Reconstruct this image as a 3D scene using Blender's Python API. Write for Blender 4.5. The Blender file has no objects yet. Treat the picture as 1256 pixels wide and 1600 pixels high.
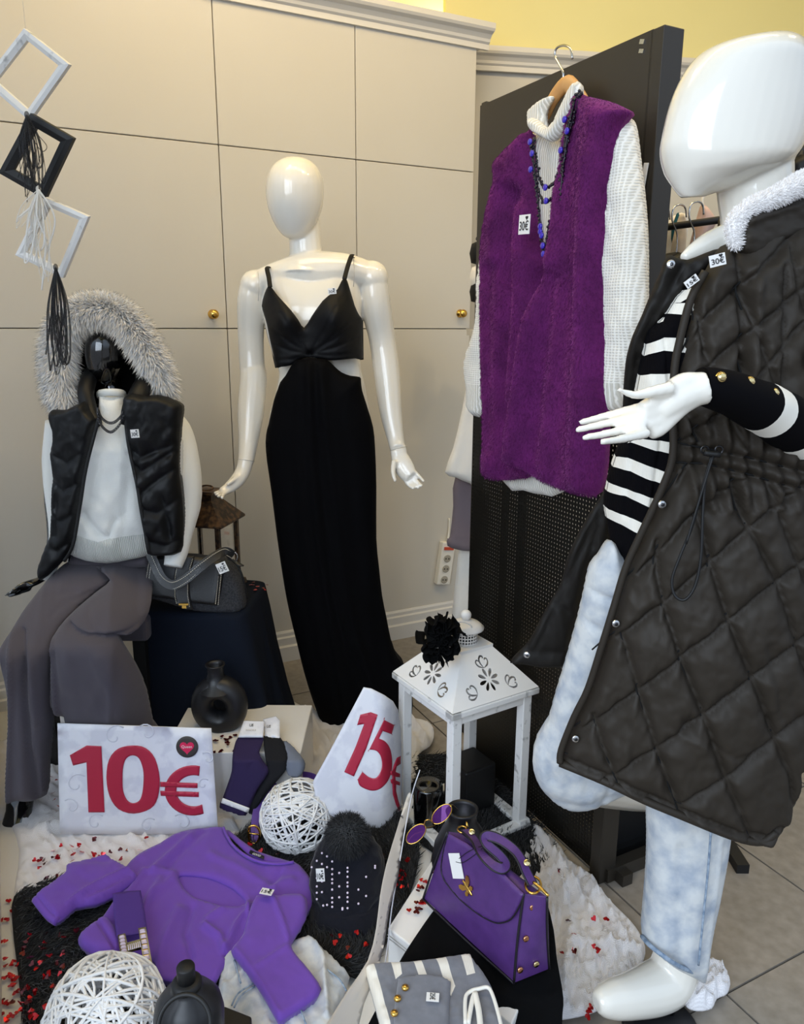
import bpy, bmesh, math, random
import numpy as np
from mathutils import Vector, Matrix
from mathutils.geometry import delaunay_2d_cdt
random.seed(7); RNG = np.random.default_rng(7)
S = bpy.context.scene
COL = S.collection
# ---------------------------------------------------------------- camera
F, PITCH, ROLL, H = 1204.0, math.radians(13.8), math.radians(0.3), 1.3
cam_d = bpy.data.cameras.new('camera'); cam = bpy.data.objects.new('camera', cam_d); COL.objects.link(cam)
cam_d.sensor_fit = 'HORIZONTAL'; cam_d.sensor_width = 36; cam_d.lens = F/1256*36; cam_d.clip_start = .02
cam.matrix_world = Matrix.Translation((0,0,H)) @ Matrix.Rotation(math.pi/2-PITCH, 4, 'X') @ Matrix.Rotation(ROLL, 4, 'Z')
S.camera = cam
# ---------------------------------------------------------------- light
S.view_settings.view_transform = 'Standard'; S.view_settings.look = 'None'; S.view_settings.gamma = 1
S.view_settings.use_curve_mapping = False; S.view_settings.exposure = 0.24
w = bpy.data.worlds.new('world'); S.world = w; w.use_nodes = True
nt = w.node_tree; bg = nt.nodes['Background']
tc = nt.nodes.new('ShaderNodeTexCoord'); sp = nt.nodes.new('ShaderNodeSeparateXYZ'); rp = nt.nodes.new('ShaderNodeValToRGB')
nt.links.new(tc.outputs['Generated'], sp.inputs[0]); nt.links.new(sp.outputs[2], rp.inputs[0])
rp.color_ramp.elements[0].position = 0.0; rp.color_ramp.elements[0].color = (.30,.32,.36,1)
rp.color_ramp.elements[1].position = 0.3; rp.color_ramp.elements[1].color = (.66,.80,1,1)
nt.links.new(rp.outputs[0], bg.inputs[0]); bg.inputs[1].default_value = 1.0
def area(name, loc, target, size, power, col, sizey=None):
    l = bpy.data.lights.new(name, 'AREA'); l.energy = power; l.color = col; l.size = size
    if sizey: l.shape = 'RECTANGLE'; l.size_y = sizey
    o = bpy.data.objects.new(name, l); COL.objects.link(o); o.location = loc
    o.rotation_euler = (Vector(target)-Vector(loc)).to_track_quat('-Z', 'Y').to_euler(); return o
def point(name, loc, power, col, r=.04):
    l = bpy.data.lights.new(name, 'POINT'); l.energy = power; l.color = col; l.shadow_soft_size = r
    o = bpy.data.objects.new(name, l); COL.objects.link(o); o.location = loc; return o
area('street_daylight', (-1.5,-1.5,2.1), (0,2.2,.5), 2.6, 84, (.76,.87,1), 2.0)
area('ceiling_glow', (.1,1.7,3.05), (.15,3.0,1.9), 2.2, 22, (1,.74,.4), .5)
for p_, q_ in (((-.6,1.9,3.05),(-.3,2.8,2.0)), ((.9,1.5,3.05),(.7,2.4,1.2)), ((1.7,1.9,3.05),(1.5,3,1.5))): area('ceiling_spot', p_, q_, .09, 4.2, (1,.8,.48))
# ---------------------------------------------------------------- camera rays -> places in the room
cP, sP = math.cos(PITCH), math.sin(PITCH); cR, sR = math.cos(ROLL), math.sin(ROLL)
def ray(px, py):
    px = np.asarray(px, float); py = np.asarray(py, float)
    x = (px-628)/F; y = (800-py)/F
    x, y = x*cR-y*sR, x*sR+y*cR
    return np.stack([x, cP+y*sP, y*cP-sP], -1)
O3 = np.array([0,0,H])
def atY(px, py, Y):
    d = ray(px, py); return O3 + d*(np.asarray(Y, float)/d[...,1])[...,None]
def atZ(px, py, z):
    d = ray(px, py); return O3 + d*((np.asarray(z, float)-H)/d[...,2])[...,None]
def atN(px, py, p0, n):
    d = ray(px, py); n = np.asarray(n, float)
    return O3 + d*(np.dot(np.asarray(p0, float)-O3, n)/(d@n))[...,None]
def YY(Y): return lambda a, b: atY(a, b, np.full(np.shape(a), float(Y)))
def YF(f): return lambda a, b: atY(a, b, f(np.asarray(a, float), np.asarray(b, float)))
def SI(x, xs, ys, w_=30):
    g = np.linspace(xs[0]-200, xs[-1]+200, 801); v = np.interp(g, xs, ys); k = max(3, int(w_/(g[1]-g[0]))); kk = np.hanning(k*2+1); kk /= kk.sum()
    v = np.convolve(np.pad(v, k, 'edge'), kk, 'valid'); return np.interp(x, g, v)
def YR(*kv):
    ys = [k for k, _ in kv]; vs = [v for _, v in kv]
    return YF(lambda a, b: SI(b, ys, vs))
def ZZ(z): return lambda a, b: atZ(a, b, np.full(np.shape(a), float(z)))
W = np.array([.889,.457,0]); W /= np.linalg.norm(W); N = np.array([-W[1], W[0], 0])
def SP(s0): return lambda a, b: atN(a, b, W*s0, W)
def V3(p): return np.array([float(p[0]), float(p[1]), float(p[2])])
def nz(v): v = np.asarray(v, float); return v/np.maximum(np.linalg.norm(v, axis=-1, keepdims=True), 1e-12)
# ---------------------------------------------------------------- materials
def srgb(h):
    h = h.lstrip('#'); c = [int(h[i:i+2], 16)/255 for i in (0,2,4)]
    return tuple((x/12.92 if x <= .04045 else ((x+.055)/1.055)**2.4) for x in c) + (1,)
MATS = {}
def mat(name, col, rough=.6, metal=0, spec=.5, coat=0, sheen=0, trans=0, bump=None, var=None, alpha=1, sheen_col=None, ior=1.5, emit=None, sub=0):
    """bump = (kind, scale, strength[, distance]); var = (colour2, scale, detail, contrast_lo, contrast_hi)"""
    m = bpy.data.materials.new(name); m.use_nodes = True; t = m.node_tree; b = t.nodes['Principled BSDF']; L = t.links.new
    b.inputs['Base Color'].default_value = srgb(col); b.inputs['Roughness'].default_value = rough
    b.inputs['Metallic'].default_value = metal; b.inputs['Specular IOR Level'].default_value = spec
    b.inputs['Coat Weight'].default_value = coat; b.inputs['Coat Roughness'].default_value = .05
    b.inputs['Sheen Weight'].default_value = sheen; b.inputs['Transmission Weight'].default_value = trans
    b.inputs['IOR'].default_value = ior; b.inputs['Alpha'].default_value = alpha
    if sub: b.inputs['Subsurface Weight'].default_value = sub; b.inputs['Subsurface Radius'].default_value = (.01,.01,.01)
    if sheen_col: b.inputs['Sheen Tint'].default_value = srgb(sheen_col)
    if emit: b.inputs['Emission Color'].default_value = srgb(emit[0]); b.inputs['Emission Strength'].default_value = emit[1]
    if bump or var: tcn = t.nodes.new('ShaderNodeTexCoord')
    def tex(kind, scale, detail=3):
        if kind == 'noise':
            n = t.nodes.new('ShaderNodeTexNoise'); n.inputs['Scale'].default_value = scale; n.inputs['Detail'].default_value = detail
            L(tcn.outputs['Object'], n.inputs[0]); return n.outputs[0]
        if kind == 'voronoi':
            n = t.nodes.new('ShaderNodeTexVoronoi'); n.inputs['Scale'].default_value = scale; L(tcn.outputs['Object'], n.inputs[0]); return n.outputs[0]
        if kind in ('ribv', 'ribh'):
            n = t.nodes.new('ShaderNodeTexWave'); n.inputs['Scale'].default_value = scale; n.inputs['Distortion'].default_value = .6
            n.inputs['Detail'].default_value = 1; n.inputs['Detail Scale'].default_value = 3
            n.bands_direction = 'X' if kind == 'ribv' else 'Y'; L(tcn.outputs['UV'], n.inputs[0]); return n.outputs[1]
        if kind in ('weave', 'knit'):
            a = tex('ribv', scale); c = tex('ribh', scale*(1.0 if kind == 'weave' else 1.4))
            x = t.nodes.new('ShaderNodeMath'); x.operation = 'MULTIPLY'; L(a, x.inputs[0]); L(c, x.inputs[1]); return x.outputs[0]
    if bump:
        bn = t.nodes.new('ShaderNodeBump'); bn.inputs['Strength'].default_value = bump[2]
        bn.inputs['Distance'].default_value = bump[3] if len(bump) > 3 else .002
        L(tex(bump[0], bump[1]), bn.inputs['Height']); L(bn.outputs[0], b.inputs['Normal'])
    if var:
        r = t.nodes.new('ShaderNodeValToRGB'); r.color_ramp.elements[0].position = var[3] if len(var) > 3 else .35
        r.color_ramp.elements[1].position = var[4] if len(var) > 4 else .65
        r.color_ramp.elements[0].color = srgb(col); r.color_ramp.elements[1].color = srgb(var[0])
        k = var[2] if len(var) > 2 else 3
        L(tex(k, var[1]) if isinstance(k, str) else tex('noise', var[1], k), r.inputs[0]); L(r.outputs[0], b.inputs['Base Color'])
    MATS[name] = m; return m
M = MATS
mat('wall_paint', '#cdc8bd', .55, bump=('noise', 60, .08, .001), var=('#c8c2b5', 1.3, 3, .3, .7))
mat('upper_wall', '#e6dc9e', .8, var=('#e0d595', 1.5, 2))
mat('trim_paint', '#d4d0c8', .45)
mat('gap_dark', '#3c352e', .9)
mat('tile', '#9a9186', .35, bump=('noise', 90, .1, .001), var=('#857d72', 35, 6, .3, .7))
mat('grout', '#4d4943', .9)
mat('plastic_white', '#f0eadd', .16, coat=.6, spec=.5)
mat('plastic_matte', '#dedbd9', .45)
mat('plastic_black', '#050506', .1, coat=1)
mat('seam', '#b5b0a8', .4)
mat('dress_satin', '#0b0b0d', .6, spec=.25, bump=('noise', 300, .1, .0006))
mat('dress_velvet', '#020204', .8, spec=.1, bump=('noise', 200, .15, .0006))
mat('puffer', '#0e0f11', .5, spec=.3, bump=('noise', 45, .2, .002))
mat('lining', '#070708', .7, spec=.2, bump=('noise', 60, .3, .002))
mat('quilt', '#302a23', .6, spec=.25, bump=('noise', 22, .06, .002))
mat('quilt_lining', '#1c1916', .6, spec=.25, bump=('noise', 25, .3, .003))
mat('sweater_white', '#efefe9', .9, sheen=.4, bump=('knit', 90, .4, .0012))
mat('rib_white', '#eeeee6', .9, sheen=.3, bump=('ribv', 70, .8, .002), var=('#cfcfc6', 70, 'ribv', .1, .6))
mat('knit_white', '#f3efe6', .9, sheen=.3, bump=('knit', 42, .6, .002), var=('#dcd7cb', 42, 'knit', .0, .3))
mat('rib_knit', '#f3efe6', .9, sheen=.3, bump=('ribv', 42, .7, .002), var=('#d2cdc0', 42, 'ribv', .1, .5))
mat('fur_purple', '#641c5e', .85, spec=.2, sheen=.7, sheen_col='#b060a8', bump=('noise', 160, .7, .003), var=('#4c1248', 14, 5, .3, .7))
mat('trousers', '#565158', .9, spec=.15, sheen=.15, bump=('weave', 260, .3, .0006), var=('#514d53', 260, 'weave', .2, .8))
mat('cloth_navy', '#1b212d', .95, spec=.1, bump=('weave', 160, .6, .001), var=('#10141d', 160, 'weave', .2, .8))
mat('denim', '#d9dad8', .9, spec=.2, bump=('weave', 330, .3, .0006), var=('#a3adbb', 30, 8, .36, .75))
mat('denim_dark', '#6f8298', .9, var=('#a3b1c0', 90, 4))
mat('purple_jersey', '#7048ae', .7, spec=.25, sheen=.2, bump=('noise', 400, .1, .0005))
mat('purple_dark', '#4a2c85', .7)
mat('purple_leather', '#553373', .38, bump=('voronoi', 900, .25, .0005), var=('#4c2d69', 40, 3))
mat('purple_belt', '#5a3a92', .4, bump=('voronoi', 700, .1, .0004))
mat('leather_edge', '#16121a', .5)
mat('black_leather', '#191a1c', .4, bump=('voronoi', 500, .5, .0008))
mat('grey_felt', '#3b3c40', .95, bump=('noise', 300, .6, .001), var=('#232428', 220, 4, .35, .65))
mat('stitch', '#e4dccb', .8)
mat('gold', '#e0b25a', .18, metal=1)
mat('gold_pale', '#e6cf96', .15, metal=1)
mat('rose_gold', '#d99a72', .25, metal=1)
mat('silver', '#c8c8c8', .2, metal=1)
mat('steel_dark', '#4a4a4c', .3, metal=1)
mat('crystal', '#e9d9ea', .08, spec=1, coat=1)
mat('bronze', '#2c211b', .38, metal=.4, var=('#7d5c3c', 60, 9, .42, .8))
mat('white_lacquer', '#eeebe6', .35)
mat('white_distressed', '#eceae6', .5, bump=('noise', 90, .3, .001), var=('#a8a6a2', 38, 8, .6, .72))
mat('shade_and_thread_black', '#060606', .9)  # black of the quilting stitches, and of the painted shade inside the lantern chimney
mat('matte_black', '#0c0c0d', .55, bump=('noise', 120, .1, .0006))
mat('ceramic_black', '#131316', .42, bump=('noise', 60, .25, .001), var=('#1e1e21', 18, 5))
mat('panel_black', '#2c2720', .42, bump=('noise', 300, .1, .0004))
mat('paper', '#e9eaf0', .5, var=('#dcdde6', 16, 4, .48, .56))
mat('paper_back', '#d9d2c8', .45)
mat('ink_red', '#b4213f', .45)
mat('ink_black', '#141216', .5)
mat('heart_pink', '#dc1e55', .45)
mat('heart_red', '#c01018', .2, metal=.65, coat=.4)
mat('heart_dark', '#5a0a12', .22, metal=.6, coat=.4)
mat('gauze', '#ece9ea', .95, sheen=.3, bump=('weave', 130, .7, .0012))
mat('rug_base', '#060709', .95)
mat('hair_black', '#101115', .6)
mat('hair_white', '#f4f1ee', .9)
mat('wicker', '#efeeec', .5)
mat('wood', '#c99a62', .45, var=('#b98750', 18, 3))
mat('glass', '#ffffff', .02, trans=1, ior=1.45)
mat('glass_purple', '#8a3fae', .05, trans=.75, ior=1.3)
mat('candle_white', '#ece8e0', .5)
mat('outlet', '#e8e3d6', .4)
mat('outlet_dark', '#3b3733', .5)
mat('orange_switch', '#c2492b', .4)
mat('organza_black', '#1a1a1e', .6, alpha=.6)
mat('organza_white', '#f2efe8', .7, alpha=.7)
mat('beige', '#cfc3b2', .85, sheen=.2, bump=('weave', 180, .3, .001))
mat('ivory', '#e9e2d6', .85, sheen=.2, bump=('weave', 180, .3, .001))
mat('taupe', '#6f6266', .85, sheen=.2)
mat('pink', '#d9b7a8', .85)
mat('teal', '#12525c', .85)
mat('navy_sock', '#281a45', .9, bump=('ribv', 160, .4, .001))
mat('hat_knit', '#14151e', .9, spec=.2, sheen=.2, bump=('noise', 220, .6, .001))
mat('sock_black', '#0a0b12', .9, bump=('ribv', 160, .4, .001))
mat('sock_grey', '#6f7583', .9)
mat('grey_knit', '#7e7f86', .95, sheen=.3, bump=('knit', 300, .4, .0008), var=('#74757c', 60, 5))
mat('stripe_black', '#060508', .9, spec=.1, bump=('ribv', 200, .3, .0008))
mat('stripe_white', '#efe9dc', .85, sheen=.2, bump=('ribv', 200, .3, .0008))
mat('black_cloth', '#050506', .95, spec=.15, bump=('noise', 60, .3, .001))
mat('beads_black', '#120a1c', .3)
mat('beads_purple', '#3a25b0', .25, coat=.5)
mat('bulb', '#fff1c8', .5, emit=('#ffe2a0', 6))
def mat_tip(name, root, tip, pos=.55):
    m = mat(name, root, .85, sheen=.3); t = m.node_tree; uv = t.nodes.new('ShaderNodeTexCoord'); s = t.nodes.new('ShaderNodeSeparateXYZ')
    r = t.nodes.new('ShaderNodeValToRGB'); r.color_ramp.elements[0].position = pos; r.color_ramp.elements[1].position = min(1, pos+.3)
    r.color_ramp.elements[0].color = srgb(root); r.color_ramp.elements[1].color = srgb(tip)
    t.links.new(uv.outputs['UV'], s.inputs[0]); t.links.new(s.outputs[1], r.inputs[0]); t.links.new(r.outputs[0], t.nodes['Principled BSDF'].inputs['Base Color'])
mat_tip('fur_tipped', '#ffffff', '#2a262c', .62)
mat_tip('fur_cream', '#ffffff', '#fff4e2', .6)
mat_tip('fur_black', '#050608', '#15161b', .5)
mat_tip('fur_collar', '#f7f4f2', '#e8e0e0', .7)
# perforated steel: round holes right through, laid out on the panel's own metres
m = mat('perforated', '#15130f', .4); t = m.node_tree; b = t.nodes['Principled BSDF']
tcn = t.nodes.new('ShaderNodeTexCoord'); mp = t.nodes.new('ShaderNodeMapping'); mp.inputs['Scale'].default_value = (95,95,95)
fr = t.nodes.new('ShaderNodeVectorMath'); fr.operation = 'FRACTION'; sb = t.nodes.new('ShaderNodeVectorMath'); sb.operation = 'SUBTRACT'; sb.inputs[1].default_value = (.5,.5,0)
ln = t.nodes.new('ShaderNodeVectorMath'); ln.operation = 'LENGTH'; gt = t.nodes.new('ShaderNodeMath'); gt.operation = 'GREATER_THAN'; gt.inputs[1].default_value = .27
ml = t.nodes.new('ShaderNodeVectorMath'); ml.operation = 'MULTIPLY'; ml.inputs[1].default_value = (1,1,0)
for a, c in ((tcn.outputs['UV'], mp.inputs[0]), (mp.outputs[0], fr.inputs[0]), (fr.outputs[0], sb.inputs[0]), (sb.outputs[0], ml.inputs[0]), (ml.outputs[0], ln.inputs[0]), (ln.outputs[1], gt.inputs[0]), (gt.outputs[0], b.inputs['Alpha'])): t.links.new(a, c)
# ---------------------------------------------------------------- mesh helpers
WORLD = set()
def tag(o, label=None, cat=None, group=None, kind=None):
    if label: o['label'] = label
    if cat: o['category'] = cat
    if group: o['group'] = group
    if kind: o['kind'] = kind
    return o
def thing(name, label, cat, group=None):
    o = bpy.data.objects.new(name, None); COL.objects.link(o); o.empty_display_size = .05; tag(o, label, cat, group); WORLD.add(o); return o
def mk(name, V, Fc, m, parent=None, smooth=True, mi=None, uv=None, kind=None, label=None, autouv=None):
    me = bpy.data.meshes.new(name); me.from_pydata([tuple(v) for v in np.asarray(V, float)], [], [tuple(int(i) for i in f) for f in Fc])
    for x in (m if isinstance(m, (list, tuple)) else [m]): me.materials.append(M[x])
    if mi is not None: me.polygons.foreach_set('material_index', np.asarray(mi, np.int32))
    if smooth: me.polygons.foreach_set('use_smooth', np.ones(len(me.polygons), bool))
    if uv is not None:
        l = me.uv_layers.new(name='UVMap'); idx = np.empty(len(me.loops), np.int32); me.loops.foreach_get('vertex_index', idx)
        l.data.foreach_set('uv', np.asarray(uv, np.float32)[idx].ravel())
    me.update(); o = bpy.data.objects.new(name, me); COL.objects.link(o)
    if parent: o.parent = parent
    else: WORLD.add(o)
    if kind: o['kind'] = kind
    if label: o['label'] = label
    return o
def join(parts):
    V = []; Fc = []; n = 0; mi = []
    for p in parts:
        v, f = p[0], p[1]; V.append(np.asarray(v, float)); Fc += [tuple(i+n for i in q) for q in f]; mi += [p[2] if len(p) > 2 else 0]*len(f); n += len(v)
    return np.vstack(V), Fc
def fixn(o):
    bm = bmesh.new(); bm.from_mesh(o.data); bmesh.ops.recalc_face_normals(bm, faces=bm.faces); bm.to_mesh(o.data); bm.free(); return o
def box(c, sx, sy, sz, X=(1,0,0), Y=(0,1,0), Z=(0,0,1)):
    c, X, Y, Z = map(lambda a: np.asarray(a, float), (c, X, Y, Z)); V = []
    for k in (-1,1):
        for j in (-1,1):
            for i in (-1,1): V.append(c + X*i*sx/2 + Y*j*sy/2 + Z*k*sz/2)
    return np.array(V), [(0,2,3,1),(4,5,7,6),(0,1,5,4),(2,6,7,3),(0,4,6,2),(1,3,7,5)]
def bev(o, wd=.003, seg=2):
    md = o.modifiers.new('bevel', 'BEVEL'); md.width = wd; md.segments = seg; md.limit_method = 'ANGLE'; return o
def cat_rom(P, n, closed=False):
    P = np.asarray(P, float); K = len(P)
    out = []; rng = range(K) if closed else range(K-1)
    for i in rng:
        g = lambda j: P[j % K] if closed else P[min(max(j, 0), K-1)]
        a, b_, c, d = g(i-1), g(i), g(i+1), g(i+2)
        for k in range(n):
            t_ = k/n; out.append(.5*((2*b_)+(-a+c)*t_+(2*a-5*b_+4*c-d)*t_*t_+(-a+3*b_-3*c+d)*t_**3))
    if not closed: out.append(P[-1])
    return np.array(out)
def tubeg(P, R, seg=10, closed=False, flat=1.0, up=None, cap=True, sub=1, sq=1.0):
    """loft of circles along P; R radii; flat = thickness ratio along `up`"""
    P = np.asarray(P, float); R = np.broadcast_to(np.asarray(R, float), (len(P),)).copy()
    if sub > 1:
        PR = cat_rom(np.hstack([P, R[:,None]]), sub, closed); P, R = PR[:,:3], np.maximum(PR[:,3], 1e-5)
    n = len(P)
    T = nz(np.roll(P, -1, 0)-np.roll(P, 1, 0)) if closed else nz(np.gradient(P, axis=0))
    u0 = np.asarray(up if up is not None else (0,0,1), float)
    if up is None and abs(T[0]@u0) > .9: u0 = np.array([0,1.,0])
    U = []; u = u0
    for i in range(n):
        if up is not None: u = u0
        u = u - T[i]*(u@T[i]); u = u/max(np.linalg.norm(u), 1e-9); U.append(u)
    U = np.array(U); B = np.cross(T, U); a = np.linspace(0, 2*math.pi, seg, endpoint=False)
    ca_, sa_ = np.sign(np.cos(a))*np.abs(np.cos(a))**sq, np.sign(np.sin(a))*np.abs(np.sin(a))**sq
    V = (P[:,None,:] + (ca_[None,:,None]*B[:,None,:] + sa_[None,:,None]*U[:,None,:]*flat)*R[:,None,None]).reshape(-1,3)
    Fc = []
    for i in range(n if closed else n-1):
        j = (i+1) % n
        for k in range(seg): Fc.append((i*seg+k, j*seg+k, j*seg+(k+1)%seg, i*seg+(k+1)%seg))
    if cap and not closed:
        Fc.append(tuple(range(seg))); Fc.append(tuple((n-1)*seg+k for k in range(seg))[::-1])
    return V, Fc
def rpx(px, py, Y, r):
    d = ray(px, py); return r*(Y/d[1])/F
def ptube(pts, seg=14, sub=4, **k):
    """pts: (px, py, Y, r_px)"""
    P = np.array([atY(a, b, Y) for a, b, Y, r in pts]); R = [rpx(a, b, Y, r) for a, b, Y, r in pts]
    return tubeg(P, R, seg, sub=sub, **k)
def ellipsoid(c, A, B, C, nu=20, nv=12):
    c, A, B, C = map(lambda a: np.asarray(a, float), (c, A, B, C)); V = []; Fc = []
    for j in range(nv+1):
        ph = math.pi*j/nv
        for i in range(nu):
            th = 2*math.pi*i/nu; V.append(c + A*math.sin(ph)*math.cos(th) + B*math.sin(ph)*math.sin(th) + C*math.cos(ph))
    for j in range(nv):
        for i in range(nu): Fc.append((j*nu+i, (j+1)*nu+i, (j+1)*nu+(i+1)%nu, j*nu+(i+1)%nu))
    return np.array(V), Fc
def ball(c, r, nu=12, nv=8, sq=1): return ellipsoid(c, (r,0,0), (0,r,0), (0,0,r*sq), nu, nv)
def lathe(prof, c, seg=32, Z=(0,0,1)):
    Z = nz(Z); X = nz(np.cross((0,1,.01), Z)); Y = np.cross(Z, X); c = np.asarray(c, float); V = []; Fc = []
    for r, h in prof:
        for i in range(seg):
            a = 2*math.pi*i/seg; V.append(c + X*r*math.cos(a) + Y*r*math.sin(a) + Z*h)
    for j in range(len(prof)-1):
        for i in range(seg): Fc.append((j*seg+i, j*seg+(i+1)%seg, (j+1)*seg+(i+1)%seg, (j+1)*seg+i))
    return np.array(V), Fc
def disc(c, n, r, t, seg=16):
    n = nz(n); return lathe([(0,0),(r,0),(r,t*.7),(r*.8,t),(0,t)], c, seg, n)
def remesh(name, parts, m, parent, vox=.006, it=6, label=None):
    V, Fc = join(parts); o = fixn(mk(name, V, Fc, m, parent))
    a = o.modifiers.new('r', 'REMESH'); a.mode = 'VOXEL'; a.voxel_size = vox; a.use_smooth_shade = True
    s = o.modifiers.new('s', 'SMOOTH'); s.iterations = it; s.factor = .5
    dg = bpy.context.evaluated_depsgraph_get(); me = bpy.data.meshes.new_from_object(o.evaluated_get(dg))
    o.modifiers.clear(); o.data = me
    me.polygons.foreach_set('use_smooth', np.ones(len(me.polygons), bool))
    if label: o['label'] = label
    return o
# value noise
_T = RNG.random((64,64))
def vnoise(x, y):
    x = np.asarray(x, float); y = np.asarray(y, float); xi = np.floor(x).astype(int); yi = np.floor(y).astype(int); fx = x-xi; fy = y-yi
    fx = fx*fx*(3-2*fx); fy = fy*fy*(3-2*fy); g = lambda a, b: _T[a % 64, b % 64]
    return (g(xi,yi)*(1-fx)+g(xi+1,yi)*fx)*(1-fy)+(g(xi,yi+1)*(1-fx)+g(xi+1,yi+1)*fx)*fy - .5
def fbm(x, y, o=3):
    s = 0; a = 1
    for i in range(o): s = s + a*vnoise(x*2**i+i*7.3, y*2**i+i*3.1); a *= .5
    return s
def inside(P, poly):
    x, y = P[:,0], P[:,1]; r = np.zeros(len(P), bool); n = len(poly); j = n-1
    for i in range(n):
        xi, yi = poly[i]; xj, yj = poly[j]
        if yi != yj: r ^= ((yi > y) != (yj > y)) & (x < (xj-xi)*(y-yi)/(yj-yi)+xi)
        j = i
    return r
def dseg(P, L, closed=False):
    """distance of points to polyline(s)"""
    L = np.asarray(L, float); A = L if closed else L[:-1]; B = np.roll(L, -1, 0) if closed else L[1:]
    out = np.full(len(P), 1e9)
    for k in range(0, len(A), 60):
        a = A[k:k+60][None]; b = B[k:k+60][None]; p = P[:,None]; ab = b-a; l = (ab**2).sum(-1)
        t_ = np.clip(((p-a)*ab).sum(-1)/np.maximum(l, 1e-12), 0, 1); d = np.sqrt(((p-a-ab*t_[...,None])**2).sum(-1)).min(1); out = np.minimum(out, d)
    return out
def resamp(L, step, closed=True):
    L = np.asarray(L, float); out = []; n = len(L)
    for i in range(n if closed else n-1):
        a, b = L[i], L[(i+1) % n]; k = max(1, int(round(np.linalg.norm(b-a)/step)))
        for j in range(k): out.append(a+(b-a)*j/k)
    if not closed: out.append(L[-1])
    return np.array(out)
def sheet(name, outline, surf, m, parent=None, step=5, smooth=3, holes=(), front=.0, back=None, R=None, edge=.0015, creases=(), quilt=None,
          noise=(), nrm=(0,-1,0), cuts=(), regions=(), disp=None, kind=None, label=None, UV=None, backmat=None, taper=True, flatshade=False, fade=None):
    """closed cloth-like body over `outline` (2D), carried on surf(x, y) -> 3D, thickened along nrm; front/back = pillow height"""
    ol = np.asarray(outline, float)
    if smooth: ol = cat_rom(ol, smooth, True)
    loops = [resamp(ol, step)] + [resamp(cat_rom(h, 3, True) if len(h) > 4 else h, step*.8) for h in holes]
    inn = inside
    x0, y0 = ol.min(0); x1, y1 = ol.max(0)
    gx = np.arange(x0, x1, step); gy = np.arange(y0, y1, step*.87); G = np.array([(x+(step/2 if k % 2 else 0), y) for k, y in enumerate(gy) for x in gx])
    if len(G) == 0: G = np.zeros((0,2))
    keep = inn(G, loops[0]) & (dseg(G, loops[0], True) > step*.55)
    for h in loops[1:]: keep &= ~inn(G, h) & (dseg(G, h, True) > step*.4)
    cs = [resamp(c, step, False) for c in cuts]
    for c in cs: keep &= dseg(G, c) > step*.4
    G = G[keep]; V2 = []; E = []
    for lp in loops:
        b0 = len(V2); V2 += list(lp); E += [(b0+i, b0+(i+1) % len(lp)) for i in range(len(lp))]
    for c in cs:
        c = c[inn(c, loops[0])]
        if len(c) < 2: continue
        b0 = len(V2); V2 += list(c); E += [(b0+i, b0+i+1) for i in range(len(c)-1) if np.linalg.norm(c[i+1]-c[i]) < step*1.6]
    V2 += list(G)
    r = delaunay_2d_cdt([Vector((float(a), float(b))) for a, b in V2], E, [], 0, 1e-4, False)
    P = np.array([(v[0], v[1]) for v in r[0]]); T = np.array([tuple(f) for f in r[2] if len(f) == 3]); C = P[T].mean(1)
    k = inn(C, loops[0])
    for h in loops[1:]: k &= ~inn(C, h)
    T = T[k]; used = np.unique(T); rem = -np.ones(len(P), int); rem[used] = np.arange(len(used)); P = P[used]; T = rem[T]; C = P[T].mean(1)
    d = dseg(P, loops[0], True)
    for h in loops[1:]: d = np.minimum(d, dseg(P, h, True))
    if R is None: R = max(d.max(), 1e-6)
    q = 1-np.minimum(d/R, 1); prof = np.sqrt(np.maximum(0, 1-q*q))
    B = surf(P[:,0], P[:,1]); n = nrm(P[:,0], P[:,1]) if callable(nrm) else np.broadcast_to(nz(nrm), B.shape)
    hgt = edge + front*prof; tp = np.minimum(d/(step*2), 1) if taper else 1
    for c in creases:
        L, wd, am = c[0], c[1], c[2]; hgt = hgt + am*np.exp(-(dseg(P, L)/wd)**2)*tp
    if quilt:
        lines, wd, am = quilt; dd = np.full(len(P), 1e9)
        for L in lines: dd = np.minimum(dd, dseg(P, L))
        hgt = hgt + am*(1-np.exp(-dd/wd))*tp
    for am, sx, sy in noise: hgt = hgt + am*fbm(P[:,0]/sx, P[:,1]/sy)*tp*(fade(P) if fade else 1)
    if disp: hgt = hgt + disp(P[:,0], P[:,1])*tp
    hb = edge + (front if back is None else back)*prof
    Vf = B + n*hgt[:,None]; Vb = B - n*hb[:,None]; K = len(P)
    V = np.vstack([Vf, Vb])
    nn = np.cross(Vf[T[:,1]]-Vf[T[:,0]], Vf[T[:,2]]-Vf[T[:,0]]); s = (nn*n[T[:,0]]).sum(1).sum()
    if s < 0: T = T[:,::-1]
    Fc = [tuple(t_) for t_ in T] + [tuple(t_[::-1]+K) for t_ in T]
    ec = {}
    for t_ in T:
        for a, b in ((t_[0],t_[1]),(t_[1],t_[2]),(t_[2],t_[0])): ec[(a,b)] = 1
    bd = [(a,b) for (a,b) in ec if (b,a) not in ec]
    Fc += [(b,a,a+K,b+K) for a, b in bd]
    mi = None; ms = [m] if isinstance(m, str) else list(m)
    if regions or backmat:
        f = np.zeros(len(T), int)
        for poly, ix in regions: f[inn(C, np.asarray(poly, float))] = ix
        bm_ = np.zeros(len(T), int)
        if backmat: ms.append(backmat); bm_[:] = len(ms)-1
        else: bm_ = f
        mi = np.concatenate([f, bm_, np.zeros(len(bd), int)])
    if UV is None:
        nm = nz(n.mean(0)); U = np.cross((0,0,1), nm) if abs(nm[2]) < .8 else np.array([1.,0,0]); U = nz(U); Vv = np.cross(nm, U)
    else: U, Vv = map(np.asarray, UV)
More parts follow.
